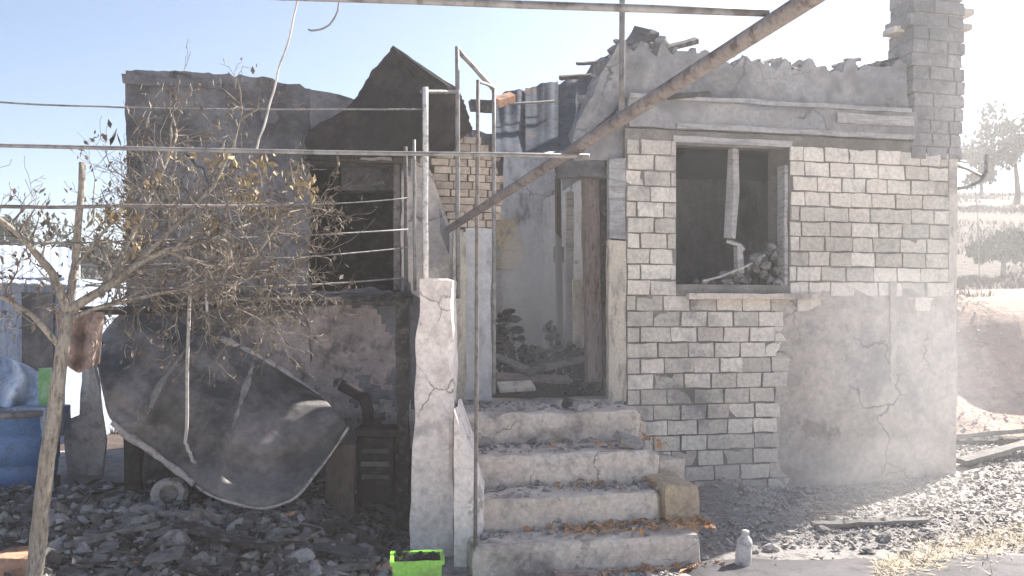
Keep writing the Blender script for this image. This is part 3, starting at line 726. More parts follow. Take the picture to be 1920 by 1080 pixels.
wire('grey wire across the twigs, the lower of two before the black window', [W(150, 496, 5.0), W(420, 489, 5.6), W(765, 464, 6.65)], .0055, M['steel'])
wire('short thin wire across the black window just under its lintel', [W(540, 384, 6.2), W(765, 371, 6.68)], .005, M['steel'])
wire('dark level rod along the foot of the black window', [W(120, 580, 5.6), W(420, 571, 6.1), W(770, 552, 6.8)], .03, M['charwood'], 'rod', 'rod')
wire('thin wire running low through the twigs above the dark level rod', [W(160, 534, 5.2), W(420, 540, 5.9), W(765, 520, 6.72)], .007, M['steel'])
wire('dangling pale cord hanging from above in the blue sky', [W(562, -30, 4.6), W(545, 60, 4.6), W(522, 130, 4.6), W(505, 200, 4.6), W(486, 262, 4.6), W(478, 282, 4.6)], .006, M['stake'], 'cord', 'cord')
wire('short looping cord end at the top of the sky', [W(640, -30, 4.4), W(633, 20, 4.4), W(615, 48, 4.4), W(578, 55, 4.4)], .005, M['steel'], 'cord', 'cord')
wire('pale straight stake standing in front of the metal sheet with a kinked foot', [W(358, 442, 5.75), W(353, 600, 5.9), W(348, 830, 6.12), W(358, 852, 6.16), W(366, 868, 6.28)], .0125, M['stake'], 'stake', 'stake')
wire('short pale stake upright beside the tall kinked stake', [W(388, 585, 5.6), W(384, 445, 5.6)], .009, M['stake'], 'stake', 'stake')

# ------------------------------------------------------------------ bent roof sheet over the left window
b = bmesh.new()
Lc = [(572, 300, .02), (578, 246, .02), (655, 198, -.1), (700, 132, -.18), (737, 88, -.25)]
Rc = [(838, 292, .3), (884, 244, .1), (876, 205, .0), (858, 166, -.1), (737, 88, -.25)]
def BS(u, v):
    def cv(C):
        k = v * (len(C) - 1); i = min(int(k), len(C) - 2); f = k - i
        return [C[i][n] + (C[i + 1][n] - C[i][n]) * f for n in range(3)]
    l, r_ = cv(Lc), cv(Rc); q = [l[n] + (r_[n] - l[n]) * u for n in range(3)]
    ed = max(0, abs(u - .5) * 2 - .8) * 5; q[0] += 7 * ed * ns((v * 9, u, 0), 1) + 4 * ed * ns((v * 31, u, 0), 1)
    p = HM @ H(q[0], q[1], q[2] - .26 - .12 * math.sin(math.pi * u) * (1 - v))
    return p + Vector((0, .018 * math.sin(u * 42) * (1 - v * .8) + .07 * ns((u * 3, v * 3, 0), 1), 0))
sheet(b, BS, 60, 40, .018)
tag(obj('roof_sheet', b, M['darktin'], loc=HM @ H(700, 300, -.25)), 'dark pointed tin sheet buckled up over the black left window', 'roof sheet')

# ------------------------------------------------------------------ big metal sheet leaning at left
pan = thing('burnt_metal_sheet', 'large blackened curved metal sheet slumped against the left wing with pale ashy edges', 'metal sheet', W(440, 960, 6.3))
TOP = [(176, 655), (205, 612), (240, 588), (330, 603), (430, 640), (520, 690), (605, 747)]
BOT = [(196, 742), (215, 795), (290, 850), (345, 892), (405, 932), (480, 952), (545, 938), (600, 880), (655, 800)]
def crv(T, u):
    k = u * (len(T) - 1); i = min(int(k), len(T) - 2); f = k - i
    g = lambda j: Vector(T[max(0, min(len(T) - 1, j))])
    a, b_, c, d = g(i - 1), g(i), g(i + 1), g(i + 2)
    return .5 * ((2 * b_) + (c - a) * f + (2 * a - 5 * b_ + 4 * c - d) * f * f + (3 * b_ - a - 3 * c + d) * f ** 3)
def crease(u, c, w_): return math.exp(-((u - c) / w_) ** 2)
def PN(u, v):
    t, bt = crv(TOP, u), crv(BOT, u); q = t.lerp(bt, v)
    Y = 6.95 - .55 * v - .22 * math.sin(math.pi * v) + .22 * (u - .5)
    Y -= .07 * crease(u, .58 - .45 * v, .05) + .06 * crease(u, .76 - .28 * v, .04)
    Y -= .30 * smooth(.74, 1, v) * smooth(.38, .55, u) * smooth(.95, .8, u)
    Y += .09 * ns((u * 4, v * 3, 0), 1) + .035 * ns((u * 9, v * 7, 2), 1) + .02 * abs(ns((u * 15 + v * 6, v * 9, 5), 1))
    return W(q.x, q.y, Y)
b = bmesh.new(); sheet(b, PN, 60, 36, .016); obj('skin', b, M['panel'], pan, shade=True)
def rim(us, v, r, name='rim'):
    b = bmesh.new(); tube(b, [PN(u, v) + nv((u * 9, v, 0), 1) * .01 - Vector((0, .012, 0)) for u in us], [r * (1 + .7 * ns((u * 19, v, 1), 1)) for u in us], 6); obj(name, b, M['ash_edge'], pan, shade=True)
lin = lambda a, c, n: [a + (c - a) * i / n for i in range(n + 1)]
rim(lin(.64, 1, 24), 0, .03); rim(lin(.12, .42, 24), 1, .028); rim(lin(.43, 1, 40), 1, .011)
for c, sl_, vr, r0 in ((.58, .45, (.06, .95), .024), (.76, .28, (.02, .55), .026), (.30, .1, (.55, .95), .016)):
    b = bmesh.new(); vsn = lin(vr[0], vr[1], 22)
    tube(b, [PN(c - sl_ * v, v) + Vector((0, r0 * .45, 0)) for v in vsn], [r0 * (.35 + .65 * math.sin(math.pi * (i + 1) / 24)) * (1 + .5 * ns((i, c, 0), .6)) for i in range(23)], 7); obj('fold', b, M['ash_fold'], pan, shade=True)
# panel props that carry it
for px, pyt, Y in ((250, 800, 6.75), (330, 860, 6.7), (560, 900, 6.75)):
    b = bmesh.new(); p = W(px, pyt, Y); zb = terrain(p.x, p.y) - .05; rbox(b, p.x - .06, p.x + .06, p.y - .03, p.y + .05, zb, p.z + .05, .08, .012, 5, px); obj('prop', b, M['black'], pan)

# ------------------------------------------------------------------ other burnt things under the left window
def ground_thing(px, py, Y): p = W(px, py, Y); return Vector((p.x, p.y, terrain(p.x, p.y)))
def wbox(bm, px0, px1, py0, py1, Y, dep, amp=.01, seed=0, chip=.015, res=.07, lean=0.0):
    a, c = W(px0, py1, Y), W(px1, py0, Y); n0 = len(bm.verts)
    rbox(bm, a.x, c.x, Y, Y + dep, a.z, c.z, res, amp, 6, seed, chip=chip)
    if lean:
        bm.verts.ensure_lookup_table()
        for v in bm.verts[n0:]: v.co.y += lean * (v.co.z - a.z)
b = bmesh.new(); wbox(b, 606, 662, 838, 985, 6.5, .04, .006, 3, lean=.2)
tag(obj('board', b, M['brownwood'], loc=ground_thing(634, 965, 6.5)), 'upright scorched brown board standing right of the metal sheet', 'board')
stv = thing('burnt_stove', 'blackened iron stove with ribbed front between brown board and light pillar', 'stove', ground_thing(700, 935, 6.75))
b = bmesh.new(); wbox(b, 668, 738, 820, 945, 6.75, .3, .006, 3); obj('body', b, M['black'], stv)
b = bmesh.new()
wbox(b, 662, 744, 806, 819, 6.72, .36, .008, 4); obj('top_plate', b, M['darktin'], stv)
for py in (842, 866, 890):
    b = bmesh.new(); wbox(b, 676, 730, py, py + 9, 6.72, .035, .003, py); obj('rib', b, M['panel'], stv)
b = bmesh.new(); tube(b, [W(690, 806, 6.9), W(690, 770, 6.9), W(682, 745, 6.95), W(640, 722, 7.0)], .05, 10); obj('flue_pipe', b, M['darktin'], stv, shade=True)
b = bmesh.new(); wbox(b, 742, 766, 552, 1000, 6.85, .1, .012, 6)
tag(obj('charred_post', b, M['charwood'], loc=ground_thing(754, 990, 6.85)), 'tall charred timber post along the left side of the light pillar', 'post')
b = bmesh.new(); wbox(b, 500, 536, 790, 985, 7.0, .08, .012, 8)
tag(obj('charred_post', b, M['charwood'], loc=ground_thing(518, 985, 7.0)), 'charred post half hidden behind the metal sheet', 'post')

# blue barrel, sheet, boards and rags on the left edge
bar_ = thing('blue_barrel', 'open blue plastic barrel at the left edge behind the tree trunk', 'barrel', ground_thing(28, 955, 7.3))
bl = bar_.location; b = bmesh.new()
lathe(b, [(.30, -.02), (.315, .03), (.335, .18), (.325, .2), (.342, .22), (.345, .42), (.333, .44), (.345, .46), (.335, .60), (.345, .62), (.345, .65), (.325, .65), (.32, .56), (.30, .06)], 36, Matrix.Translation(bl))
obj('shell', b, M['blue_plastic'], bar_, shade=True)
b = bmesh.new(); lathe(b, [(.352, .60), (.36, .61), (.36, .64), (.352, .65)], 36, Matrix.Translation(bl)); obj('hoop', b, M['steel'], bar_, shade=True)
b = bmesh.new()
def SHT(u, v):
    q = Vector((-60 + 150 * u + 14 * math.sin(v * 7) * u, 640 + 185 * v + 30 * (u - .5) ** 2 + 60 * u * (1 - v)))
    return W(q.x, q.y, 7.7 - .35 * v + .09 * math.sin(u * 17 + v * 3) + .08 * ns((u * 5, v * 5, 0), 1))
sheet(b, SHT, 44, 36, .01)
tag(obj('plastic_sheet', b, M['blue_sheet'], loc=W(20, 825, 7.4), shade=True), 'crumpled pale blue plastic sheet heaped above the blue barrel', 'plastic sheet')
b = bmesh.new(); wbox(b, 72, 97, 690, 765, 7.35, .16, .006, 2, .01); wbox(b, 74, 95, 732, 741, 7.338, .012, .001, 2)
tag(obj('jerry_can', b, M['green_plastic'], loc=W(84, 765, 7.35)), 'small green plastic can standing on the barrel rim by the blue sheet', 'can')
b = bmesh.new(); wbox(b, 10, 100, 765, 822, 7.15, .3, .012, 4, .03)
tag(obj('bundle', b, M['shedwall'], loc=W(55, 822, 7.15)), 'grey bundle resting on top of the open blue barrel', 'bundle')
b = bmesh.new()
def CB(u, v):
    l = lerp_tab([(0, 158), (.5, 150), (.55, 118), (1, 128)], v); rr = lerp_tab([(0, 172), (.3, 188), (.7, 200), (1, 192)], v)
    return W(l + (rr - l) * u, 655 + 245 * v + 40 * (1 - u) * (v < .1), 7.95 - .15 * v + .03 * ns((u * 3, v * 5, 0), 1))
sheet(b, CB, 10, 30, .03)
tag(obj('board', b, M['cream_cloth'], loc=ground_thing(160, 900, 7.8)), 'broken cream board leaning left of the metal sheet', 'board')
b = bmesh.new()
def RG(u, v):
    q = (104 + 92 * u - 20 * v * u + 10 * v, 578 + 118 * v - 40 * abs(u - .45) * v + 8 * u)
    return W(q[0], q[1], 5.35 + .05 * math.sin(u * 13 + v * 2) + .05 * ns((u * 4, v * 4, 1), 1))
sheet(b, RG, 26, 22, .008)
tag(obj('rag', b, M['rag'], loc=W(140, 580, 5.35), shade=True), 'pinkish brown scorched rag hanging in the fork of the bare tree', 'rag')
b = bmesh.new(); wbox(b, -30, 52, 1046, 1135, 5.4, .3, .02, 5, .04)
tag(obj('terracotta_block', b, M['terra'], loc=ground_thing(20, 1120, 5.4)), 'peach terracotta block in the bottom left corner', 'block')
# neighbour's shed far left
sh = thing('garden_shed', 'garden shed with pale blue tin roof behind the bare tree', 'shed', W(40, 640, 11.0))
b = bmesh.new(); a = W(-150, 640, 11.0); c = W(122, 520, 11.0); rbox(b, a.x, c.x, 11.0, 13.5, .0, c.z, .3, .01); obj('wall', b, M['shedwall'], sh)
b = bmesh.new(); sheet(b, lambda u, v: W(-190 + 340 * u, 524 - 70 * v + 12 * u, 10.8 + 2.0 * v) + Vector((0, 0, .006 * math.sin(u * 120))), 90, 4, .02); obj('roof', b, M['shedroof'], sh)
b = bmesh.new(); wbox(b, 40, 100, 548, 700, 10.96, .03, .004); obj('door', b, M['panel'], sh)

# green bucket, bottle, bricks
bk = thing('green_bin', 'lime green boxy plastic bin half out of the bottom edge before the pillar', 'bin', W(782, 1128, 5.35))
p = bk.location.copy(); p.z = 0.0
def bin_wall(x0, x1, y0, y1, z0, z1, name, m):
    b = bmesh.new(); rbox(b, x0, x1, y0, y1, z0, z1, .03, .003, 9, x0 * 7, chip=.003)
    for v in b.verts: v.co.x *= .9 + .1 * v.co.z / .3; v.co.y *= .9 + .1 * v.co.z / .3
    b.transform(Matrix.Translation(p) @ Matrix.Rotation(.12, 4, 'Z')); return obj(name, b, m, bk)
for x0, x1, y0, y1 in ((-.155, .155, -.11, -.10), (-.155, .155, .10, .11), (-.155, -.145, -.099, .099), (.145, .155, -.099, .099)): bin_wall(x0, x1, y0, y1, .0, .285, 'side', M['lime'])
for x0, x1, y0, y1 in ((-.168, .168, -.123, -.111), (-.168, .168, .111, .123), (-.168, -.156, -.11, .11), (.156, .168, -.11, .11)): bin_wall(x0, x1, y0, y1, .262, .288, 'rim', M['lime'])
bin_wall(-.144, .144, -.099, .099, .0, .012, 'base', M['lime'])
b = bmesh.new()
for i in range(70): stone(b, p + Vector((rnd.uniform(-.13, .13), rnd.uniform(-.085, .085), .235 + rnd.uniform(0, .055))), rnd.uniform(.015, .035), rnd.random() * 9)
tag(obj('cinders', b, M['black'], bk), kind='stuff')
bt = thing('white_bottle', 'dusty white plastic bottle standing on the grey rubble right of the steps', 'bottle', ground_thing(1392, 1064, 6.05))
p = bt.location.copy(); b = bmesh.new(); lathe(b, [(.048, 0), (.055, .01), (.056, .15), (.05, .17), (.054, .19), (.05, .215), (.024, .245), (.022, .26)], 20, Matrix.Translation(p) @ Matrix.Rotation(.08, 4, 'Y')); obj('body', b, M['whiteplastic'], bt, shade=True)
b = bmesh.new(); lathe(b, [(.0265, .247), (.0265, .275), (.02, .28)], 16, Matrix.Translation(p) @ Matrix.Rotation(.08, 4, 'Y')); obj('cap', b, M['whiteplastic'], bt, shade=True)
b = bmesh.new(); p = W(318, 955, 6.45); p.z = terrain(p.x, p.y) + .1
Mx = Matrix.Translation(p) @ Matrix.Rotation(R(66), 4, 'X') @ Matrix.Rotation(R(12), 4, 'Y')
for i in range(28):
    pass
lathe(b, [(.075, -.035), (.11, -.05), (.135, -.02), (.138, .02), (.11, .05), (.075, .035), (.068, 0), (.075, -.035)], 28, Mx)
for v in b.verts: v.co += nv(v.co, 11) * .015
tag(obj('burnt_ring', b, M['ash_edge'], loc=(p.x, p.y, p.z - .1)), 'ash grey ring lying tilted below the metal sheet', 'ring')

def loose_brick(label, px, Y, size, m, rot, cat='brick', name='broken_brick', group=None, dz=0.0, zfix=None):
    p = W(px, 900, Y); p.z = (terrain(p.x, p.y) if zfix is None else zfix) + size[2] / 2 - .01 + dz
    b = bmesh.new(); Mx = Matrix.Translation(p) @ Matrix.Rotation(rot[2], 4, 'Z') @ Matrix.Rotation(rot[1], 4, 'Y') @ Matrix.Rotation(rot[0], 4, 'X')
    rbox(b, -size[0] / 2, size[0] / 2, -size[1] / 2, size[1] / 2, -size[2] / 2, size[2] / 2, .05, .009, 9, px * .13, Mx, chip=.02)
    return tag(obj(name, b, m, loc=(p.x, p.y, p.z - size[2] / 2)), label, cat, group)
loose_brick('broken orange brick lying in the ash left of the light pillar', 718, 5.9, (.22, .12, .09), M['terra'], (.1, .1, .2))
loose_brick('flat pinkish stone at the bottom edge before the lowest step', 1080, 5.75, (.30, .14, .06), M['rag'], (0, 0, .1), 'stone', 'flat_stone')
loose_brick('small pinkish stone near the bottom edge right of the flat pinkish stone', 1280, 5.7, (.14, .1, .06), M['rag'], (0, 0, .5), 'stone', 'flat_stone')
loose_brick('pale plaster lump on the landing before the doorway', 1092, 7.3, (.15, .1, .06), M['paleash'], (.2, .1, .5), 'plaster lump', 'plaster_lump', zfix=zf)
loose_brick('black charred chunk beside the pale plaster lump on the landing', 1072, 7.4, (.16, .1, .07), M['black'], (.2, .3, .2), 'charred chunk', 'charred_chunk', zfix=zf)
loose_brick('slanted grey slab on the right end of the second step', 1180, 6.9, (.22, .16, .07), M['greystone'], (.3, .35, .3), 'slab', 'broken_slab', zfix=.75)

# loose stones and planks on the rubble, individually
ORD = 'first second third fourth fifth sixth seventh eighth ninth tenth eleventh twelfth thirteenth fourteenth fifteenth sixteenth'.split()
def order(objs, fmt):
    for i, o in enumerate(sorted(objs, key=lambda o: o.location.x / o.location.y)): o['label'] = fmt % ORD[i]
pales, greys, walls, planks = [], [], [], []
spots = [(140, 6.4), (205, 6.5), (232, 6.2), (262, 6.0), (395, 6.1), (420, 6.3), (455, 6.0), (505, 6.2), (560, 6.4), (610, 6.2), (640, 5.9), (660, 6.3), (150, 5.7), (220, 5.6), (300, 5.55), (380, 5.6), (470, 5.6), (560, 5.7), (630, 5.6), (690, 5.6), (110, 6.0), (330, 5.8), (520, 5.9), (590, 5.6)]
for i, (px, Y) in enumerate(spots):
    pale = i % 3 == 0
    p = W(px, 900, Y); p.z = terrain(p.x, p.y) + .03
    b = bmesh.new(); stone(b, p, rnd.uniform(.05, .10), rnd.random() * 9, (1.1, .9, .7), 2)
    (pales if pale else greys).append(tag(obj('rubble_stone', b, M['paleash'] if pale else M['greystone'], loc=(p.x, p.y, p.z - .03)),
        'x', 'stone', 'pale lumps in the rubble' if pale else 'grey stones in the rubble'))
for i in range(16):
    px = rnd.uniform(1290, 1760); Y = rnd.uniform(6.3, 7.7); p = W(px, 900, Y); p.z = terrain(p.x, p.y) + .015
    b = bmesh.new(); stone(b, p, rnd.uniform(.035, .08), rnd.random() * 9, (1.1, .9, .6), 2)
    walls.append(tag(obj('rubble_stone', b, M['greystone'], loc=(p.x, p.y, p.z - .015)), 'x', 'stone', 'stones below the block wall'))
def plank(pa, pb, Ya, Yb, wid, th, m, label, group=None, cat='plank', name='charred_plank', lift=.05):
    a, c = W(pa, 900, Ya), W(pb, 900, Yb); a.z = terrain(a.x, a.y) + lift; c.z = terrain(c.x, c.y) + lift * rnd.uniform(.6, 2.4)
    d = c - a; L = d.length; d.normalize(); s = d.cross(Vector((0, rnd.uniform(-.3, .3), 1))).normalized(); n = s.cross(d)
    b = bmesh.new(); Mx = Matrix(((d.x, s.x, n.x, a.x), (d.y, s.y, n.y, a.y), (d.z, s.z, n.z, a.z), (0, 0, 0, 1)))
    rbox(b, 0, L, -wid / 2, wid / 2, -th / 2, th / 2, .08, .009, 6, L * 7, Mx, chip=.014)
    return tag(obj(name, b, m, loc=(a.x, a.y, a.z - lift)), label, cat, group)
G1 = 'charred planks in the black rubble'
for pa, pb, Ya, Yb in ((120, 300, 5.7, 5.9), (180, 260, 5.5, 6.3), (330, 520, 5.9, 5.6), (400, 640, 5.7, 6.1), (480, 600, 6.3, 5.9), (250, 420, 6.2, 6.0), (560, 700, 5.5, 5.8), (90, 220, 6.2, 6.5), (420, 470, 5.4, 6.0), (600, 735, 6.3, 6.2), (300, 380, 5.4, 5.5), (520, 690, 5.9, 6.4)):
    planks.append(plank(pa, pb, Ya, Yb, rnd.uniform(.05, .12), .03, M['charwood'] if rnd.random() < .6 else M['greywood'], 'x', G1, lift=rnd.uniform(.05, .1)))
order(pales, 'pale ash-covered lump in the black rubble, %s from the bare tree trunk')
order(greys, 'dark grey stone in the black rubble, %s from the bare tree trunk')
order(walls, 'grey stone below the block wall, %s counting from the steps to the corner')
order(planks, 'charred plank in the black rubble, its near end %s from the tree trunk')
plank(270, 345, 5.55, 5.6, .2, .012, M['greywood'], 'broad grey flake of slate in the rubble at lower left', cat='slate', name='slate_flake', lift=.07)
plank(590, 690, 5.85, 5.9, .22, .012, M['roof'], 'bent grey tin scrap lying in rubble before the brown board', cat='tin scrap', name='tin_scrap', lift=.06)
plank(1520, 1740, 7.0, 7.1, .07, .03, M['greywood'], 'grey board lying along the foot of the plastered wall', cat='plank', name='grey_plank', lift=.03)
plank(1800, 1990, 9.0, 9.6, .14, .05, M['greywood'], 'long grey beam lying on the bank right of the house, lower one', cat='beam', name='fallen_beam', lift=.06)
plank(1780, 1960, 9.7, 9.9, .14, .05, M['greywood'], 'long grey beam lying on the bank right of the house, upper one', cat='beam', name='fallen_beam', lift=.06)

scr = []
for px, Y in ((176, 5.85), (262, 5.6), (412, 5.75), (538, 6.15), (585, 5.7), (668, 5.95)):
    scr.append(loose_brick('x', px, Y, (rnd.uniform(.1, .16), .08, .025), M['terra'], (rnd.uniform(-.3, .3), rnd.uniform(-.3, .3), rnd.uniform(0, 3)), 'tile shard', 'tile_shard', 'orange tile shards in the rubble', .03))
order(scr, 'dull orange tile shard in the black rubble, %s from the bare tree trunk')
def bent_wire(px, Y, label):
    c = W(px, 900, Y); c.z = terrain(c.x, c.y) + .06; pts = [c + Vector((.16 * math.cos(t * 1.0) * (1 + .2 * ns((t, px, 0), .8)), .11 * math.sin(t), .03 * ns((t, 0, px), .7) + .012 * t)) for t in lin(0, 10, 40)]
    b = bmesh.new(); tube(b, pts, .005, 5); tag(obj('bent_wire', b, M['rust'], loc=c, shade=True), label, 'wire')
bent_wire(560, 5.8, 'coil of rusty wire lying on the black rubble below the metal sheet'); bent_wire(1560, 7.1, 'coil of rusty wire lying on grey chips below the plastered wall')
# debris too fine to count
def chips(name, n, place, smin, smax, m, label, flat=.35, long=2.2):
    b = bmesh.new()
    for i in range(n):
        x, y, z = place()
        s = smin + (smax - smin) * rnd.random() ** 2.2
        Mx = Matrix.Translation((x, y, z)) @ Matrix.Rotation(rnd.uniform(0, 6.28), 4, 'Z') @ Matrix.Rotation(rnd.gauss(0, .35), 4, 'X') @ Matrix.Rotation(rnd.gauss(0, .35), 4, 'Y')
        L, Wd, Hh = s * rnd.uniform(.8, long), s * rnd.uniform(.5, 1), s * rnd.uniform(.15, flat * 2)
        vv = [b.verts.new(Mx @ Vector((L * (sx_ + rnd.uniform(-.25, .25)), Wd * (sy_ + rnd.uniform(-.25, .25)), Hh * (sz_ + rnd.uniform(-.25, .25))))) for sx_ in (-.5, .5) for sy_ in (-.5, .5) for sz_ in (-.5, .5)]
        for f in ((0, 1, 3, 2), (4, 6, 7, 5), (0, 4, 5, 1), (2, 3, 7, 6), (0, 2, 6, 4), (1, 5, 7, 3)): b.faces.new([vv[k] for k in f])
    o = obj(name, b, m); return tag(o, label, kind='stuff')
def pl_left():
    while True:
        x = rnd.uniform(-4.6, -.75); y = rnd.uniform(4.6, 7.2)
        if HI.__matmul__(Vector((x, y, 0))).y < -.05: return x, y, terrain(x, y) + rnd.uniform(0, .05)
chips('debris', 6500, pl_left, .012, .10, M['debris'], 'charred splinters and ash lumps below the left wing')
chips('ash_chips', 4500, pl_left, .010, .075, M['ashchip'], 'lighter ash-grey chips mixed through the black rubble', .6, 1.6)
chips('splinters', 700, pl_left, .03, .06, M['charwood'], 'thin charred splinters lying on the black rubble', .2, 9)
def pl_right():
    while True:
        x = rnd.uniform(.3, 6.5); y = rnd.uniform(4.8, 9.6) if rnd.random() < .8 else rnd.uniform(9, 14)
        h = HI @ Vector((x, y, 0))
        if x > 1.1 and y < 6.4 + .05 * x and rnd.random() < .86: continue
        if h.y < -.06 and not (x < 1.5 and h.y > -2.0 and x < 1.3): return x, y, terrain(x, y) + rnd.uniform(0, .02)
        if x > 4.9: return x, y, terrain(x, y) + rnd.uniform(0, .02)
chips('gravel', 15000, pl_right, .005, .04, M['gravel'], 'grey rubble chips strewn before the right wall', .3, 1.6)
stp = list(zip(ylist, [-.07] + [y + .02 for y in ylist[:3]], zl, rx))
def pl_step():
    y0, y1, z, x1 = rnd.choice(stp); x = rnd.uniform(lx + .02, x1); yy = y1 - (y1 - y0) * rnd.random() ** 1.8 * .9
    p = HM @ Vector((x, yy - .01, z + .015)); return p.x, p.y, p.z
chips('ash_crumbs', 480, pl_step, .008, .05, M['ashchip'], 'black crumbs and ash lying on the steps')

def leaf_faces(bm, p, s, yaw, pitch, roll=0.0):
    Mx = Matrix.Translation(p) @ Matrix.Rotation(yaw, 4, 'Z') @ Matrix.Rotation(pitch, 4, 'X') @ Matrix.Rotation(roll, 4, 'Y')
    a = [bm.verts.new(Mx @ Vector(q)) for q in ((0, -s, 0), (s * .5, -.1 * s, .18 * s), (0, s, .1 * s), (-s * .5, -.1 * s, .18 * s), (0, 0, -.04 * s))]
    for f in ((0, 1, 4), (1, 2, 4), (2, 3, 4), (3, 0, 4)): bm.faces.new([a[k] for k in f])
b = bmesh.new()
for i in range(420):
    y0, y1, z, x1 = stp[3] if rnd.random() < .75 else rnd.choice(stp[1:3]); u = min(1, max(0, rnd.choice((.35, .6, .95, .95)) + rnd.gauss(0, .14)))
    x = lx + .3 + u * (x1 + .1 - lx - .3); yy = y0 + (y1 - y0) * rnd.random() ** .6 if rnd.random() < .8 else y0 - rnd.uniform(0, .15)
    p = HM @ Vector((x, yy, z + .02 + rnd.uniform(0, .03) if yy > y0 else terrain(0, 0) + .03))
    leaf_faces(b, p, rnd.uniform(.02, .045), rnd.uniform(0, 6.3), rnd.gauss(0, .5), rnd.gauss(0, .5))
tag(obj('fallen_leaves', b, M['leaf_orange']), 'orange dead leaves drifted on the lowest steps', kind='stuff')
# yellow blades put in to imitate a sunlit stripe along the path
b = bmesh.new()
for i in range(1500):
    px = rnd.uniform(1640, 1960); py = lerp_tab([(1640, 1068), (1700, 1052), (1800, 1030), (1920, 1008)], px) + rnd.gauss(0, 15)
    Y = 1.76 * F / (py - HOR); p = W(px, py, Y); p.z = max(terrain(p.x, p.y), terrain(p.x, p.y) * .5 + .036) + .005
    d = Vector((rnd.gauss(0, 1), rnd.gauss(0, .5), rnd.uniform(0, .5))).normalized() * rnd.uniform(.04, .12); s = Vector((-d.y, d.x, 0)).normalized() * .004
    q = [b.verts.new(v) for v in (p - s, p + s, p + d)]; b.faces.new(q)
tag(obj('sun_streak', b, M['sun_streak']), 'dry yellow blades standing in for a sunlit stripe along the path', kind='stuff')

# ------------------------------------------------------------------ bare tree at left
tr = thing('bare_tree', 'bare scorched tree with pale leaning trunk and a few withered leaves at left', 'tree', ground_thing(60, 1100, 5.0))
Yt = 5.0
TP = [W(58, 1130, Yt), W(72, 1000, Yt), W(90, 850, Yt), (W(106, 740, Yt)), W(118, 660, Yt + .03), W(128, 585, Yt + .05)]
TP[0].z = terrain(TP[0].x, TP[0].y) - .05
b = bmesh.new()
fine = []
for a, c in zip(TP, TP[1:]):
    for i in range(5): fine.append(a.lerp(c, i / 5) + nv(a.lerp(c, i / 5), 3) * .012)
fine.append(TP[-1]); tube(b, fine, [.05 - .016 * i / len(fine) + .006 * ns((i, 0, 0), .7) for i in range(len(fine))], 9)
obj('trunk', b, M['bark'], tr, shade=True)
tw = bmesh.new(); tips = []
def limb(p, d, L, r, lev, bm_, seg=None):
    n = seg or max(3, int(L / .06)); pts = [p]; rs = [r]
    for i in range(n):
        d = (d + Vector((rnd.gauss(0, .22), rnd.gauss(0, .22), rnd.gauss(0, .2) + (.05 if lev < 2 else 0)))).normalized()
        p = p + d * L / n; pts.append(p); rs.append(max(.0016, r * (1 - .75 * (i + 1) / n)))
        if lev < 4 and rnd.random() < (.5, .75, .62, .35)[lev]:
            a = d.cross(Vector((rnd.gauss(0, 1), rnd.gauss(0, 1), rnd.gauss(0, 1)))).normalized()
            limb(p, (d + a * rnd.uniform(.5, 1.2)).normalized(), L * rnd.uniform(.35, .62), max(.002, rs[-1] * .65), lev + 1, bm_)
    tube(bm_, pts, rs, 5 if lev < 2 else 3); tips.append(p)
def path_limb(pts, r0, r1, name='branch', m='bark', sub=True):
    b = bmesh.new(); f = []
    for a, c in zip(pts, pts[1:]):
        for i in range(5): f.append(a.lerp(c, i / 5) + nv(a.lerp(c, i / 5), 4) * .012)
    f.append(pts[-1]); rs = [r0 + (r1 - r0) * i / (len(f) - 1) for i in range(len(f))]
    tube(b, f, rs, 7); obj(name, b, M[m], tr, shade=True)
    if sub:
        for i in range(3, len(f), 1):
            if rnd.random() < .48:
                d = (f[i] - f[i - 1]).normalized(); a = d.cross(Vector((rnd.gauss(0, 1), rnd.gauss(0, 1), rnd.gauss(0, 1)))).normalized()
                limb(f[i], (d * .5 + a + Vector((.15, 0, .15))).normalized(), rnd.uniform(.18, .5), .008, 1, tw)
B0 = TP[-1]
path_limb([B0, W(95, 510, 5.0), W(45, 450, 4.9), W(-20, 395, 4.8)], .03, .012)
path_limb([B0, W(140, 500, 5.1), W(148, 420, 5.12), W(154, 305, 5.15)], .026, .019, sub=False)
path_limb([B0, W(190, 545, 5.1), W(250, 500, 5.2), W(310, 470, 5.3), W(380, 455, 5.4), W(470, 420, 5.6)], .03, .008)
path_limb([W(190, 545, 5.1), W(230, 470, 5.2), W(270, 400, 5.3), W(300, 330, 5.4), W(330, 260, 5.5)], .02, .006)
path_limb([W(250, 500, 5.2), W(330, 420, 5.4), W(400, 350, 5.5), W(440, 270, 5.6), W(455, 200, 5.6)], .018, .005)
path_limb([W(310, 470, 5.3), W(400, 500, 5.5), W(480, 480, 5.6), W(540, 400, 5.7), W(575, 345, 5.7)], .016, .005)
path_limb([W(118, 660, 5.03), W(60, 590, 4.95), W(10, 560, 4.9), W(-40, 545, 4.9)], .022, .008)
path_limb([W(140, 500, 5.1), W(190, 440, 5.2), W(225, 405, 5.2)], .014, .006)
path_limb([W(128, 600, 5.05), W(210, 570, 5.3), W(300, 550, 5.4), W(420, 530, 5.6), W(520, 510, 5.8)], .016, .006)
for i in range(110):   # dry vine canes tangled before the wall
    px, py = rnd.uniform(190, 560), rnd.uniform(400, 580)
    limb(W(px, py, rnd.uniform(5.3, 6.2)), Vector((rnd.gauss(0, 1), rnd.gauss(0, .3), rnd.gauss(.15, .7))).normalized(), rnd.uniform(.25, .55), .006, 1, tw)
tag(obj('twigs', tw, M['twig'], tr), kind='stuff')
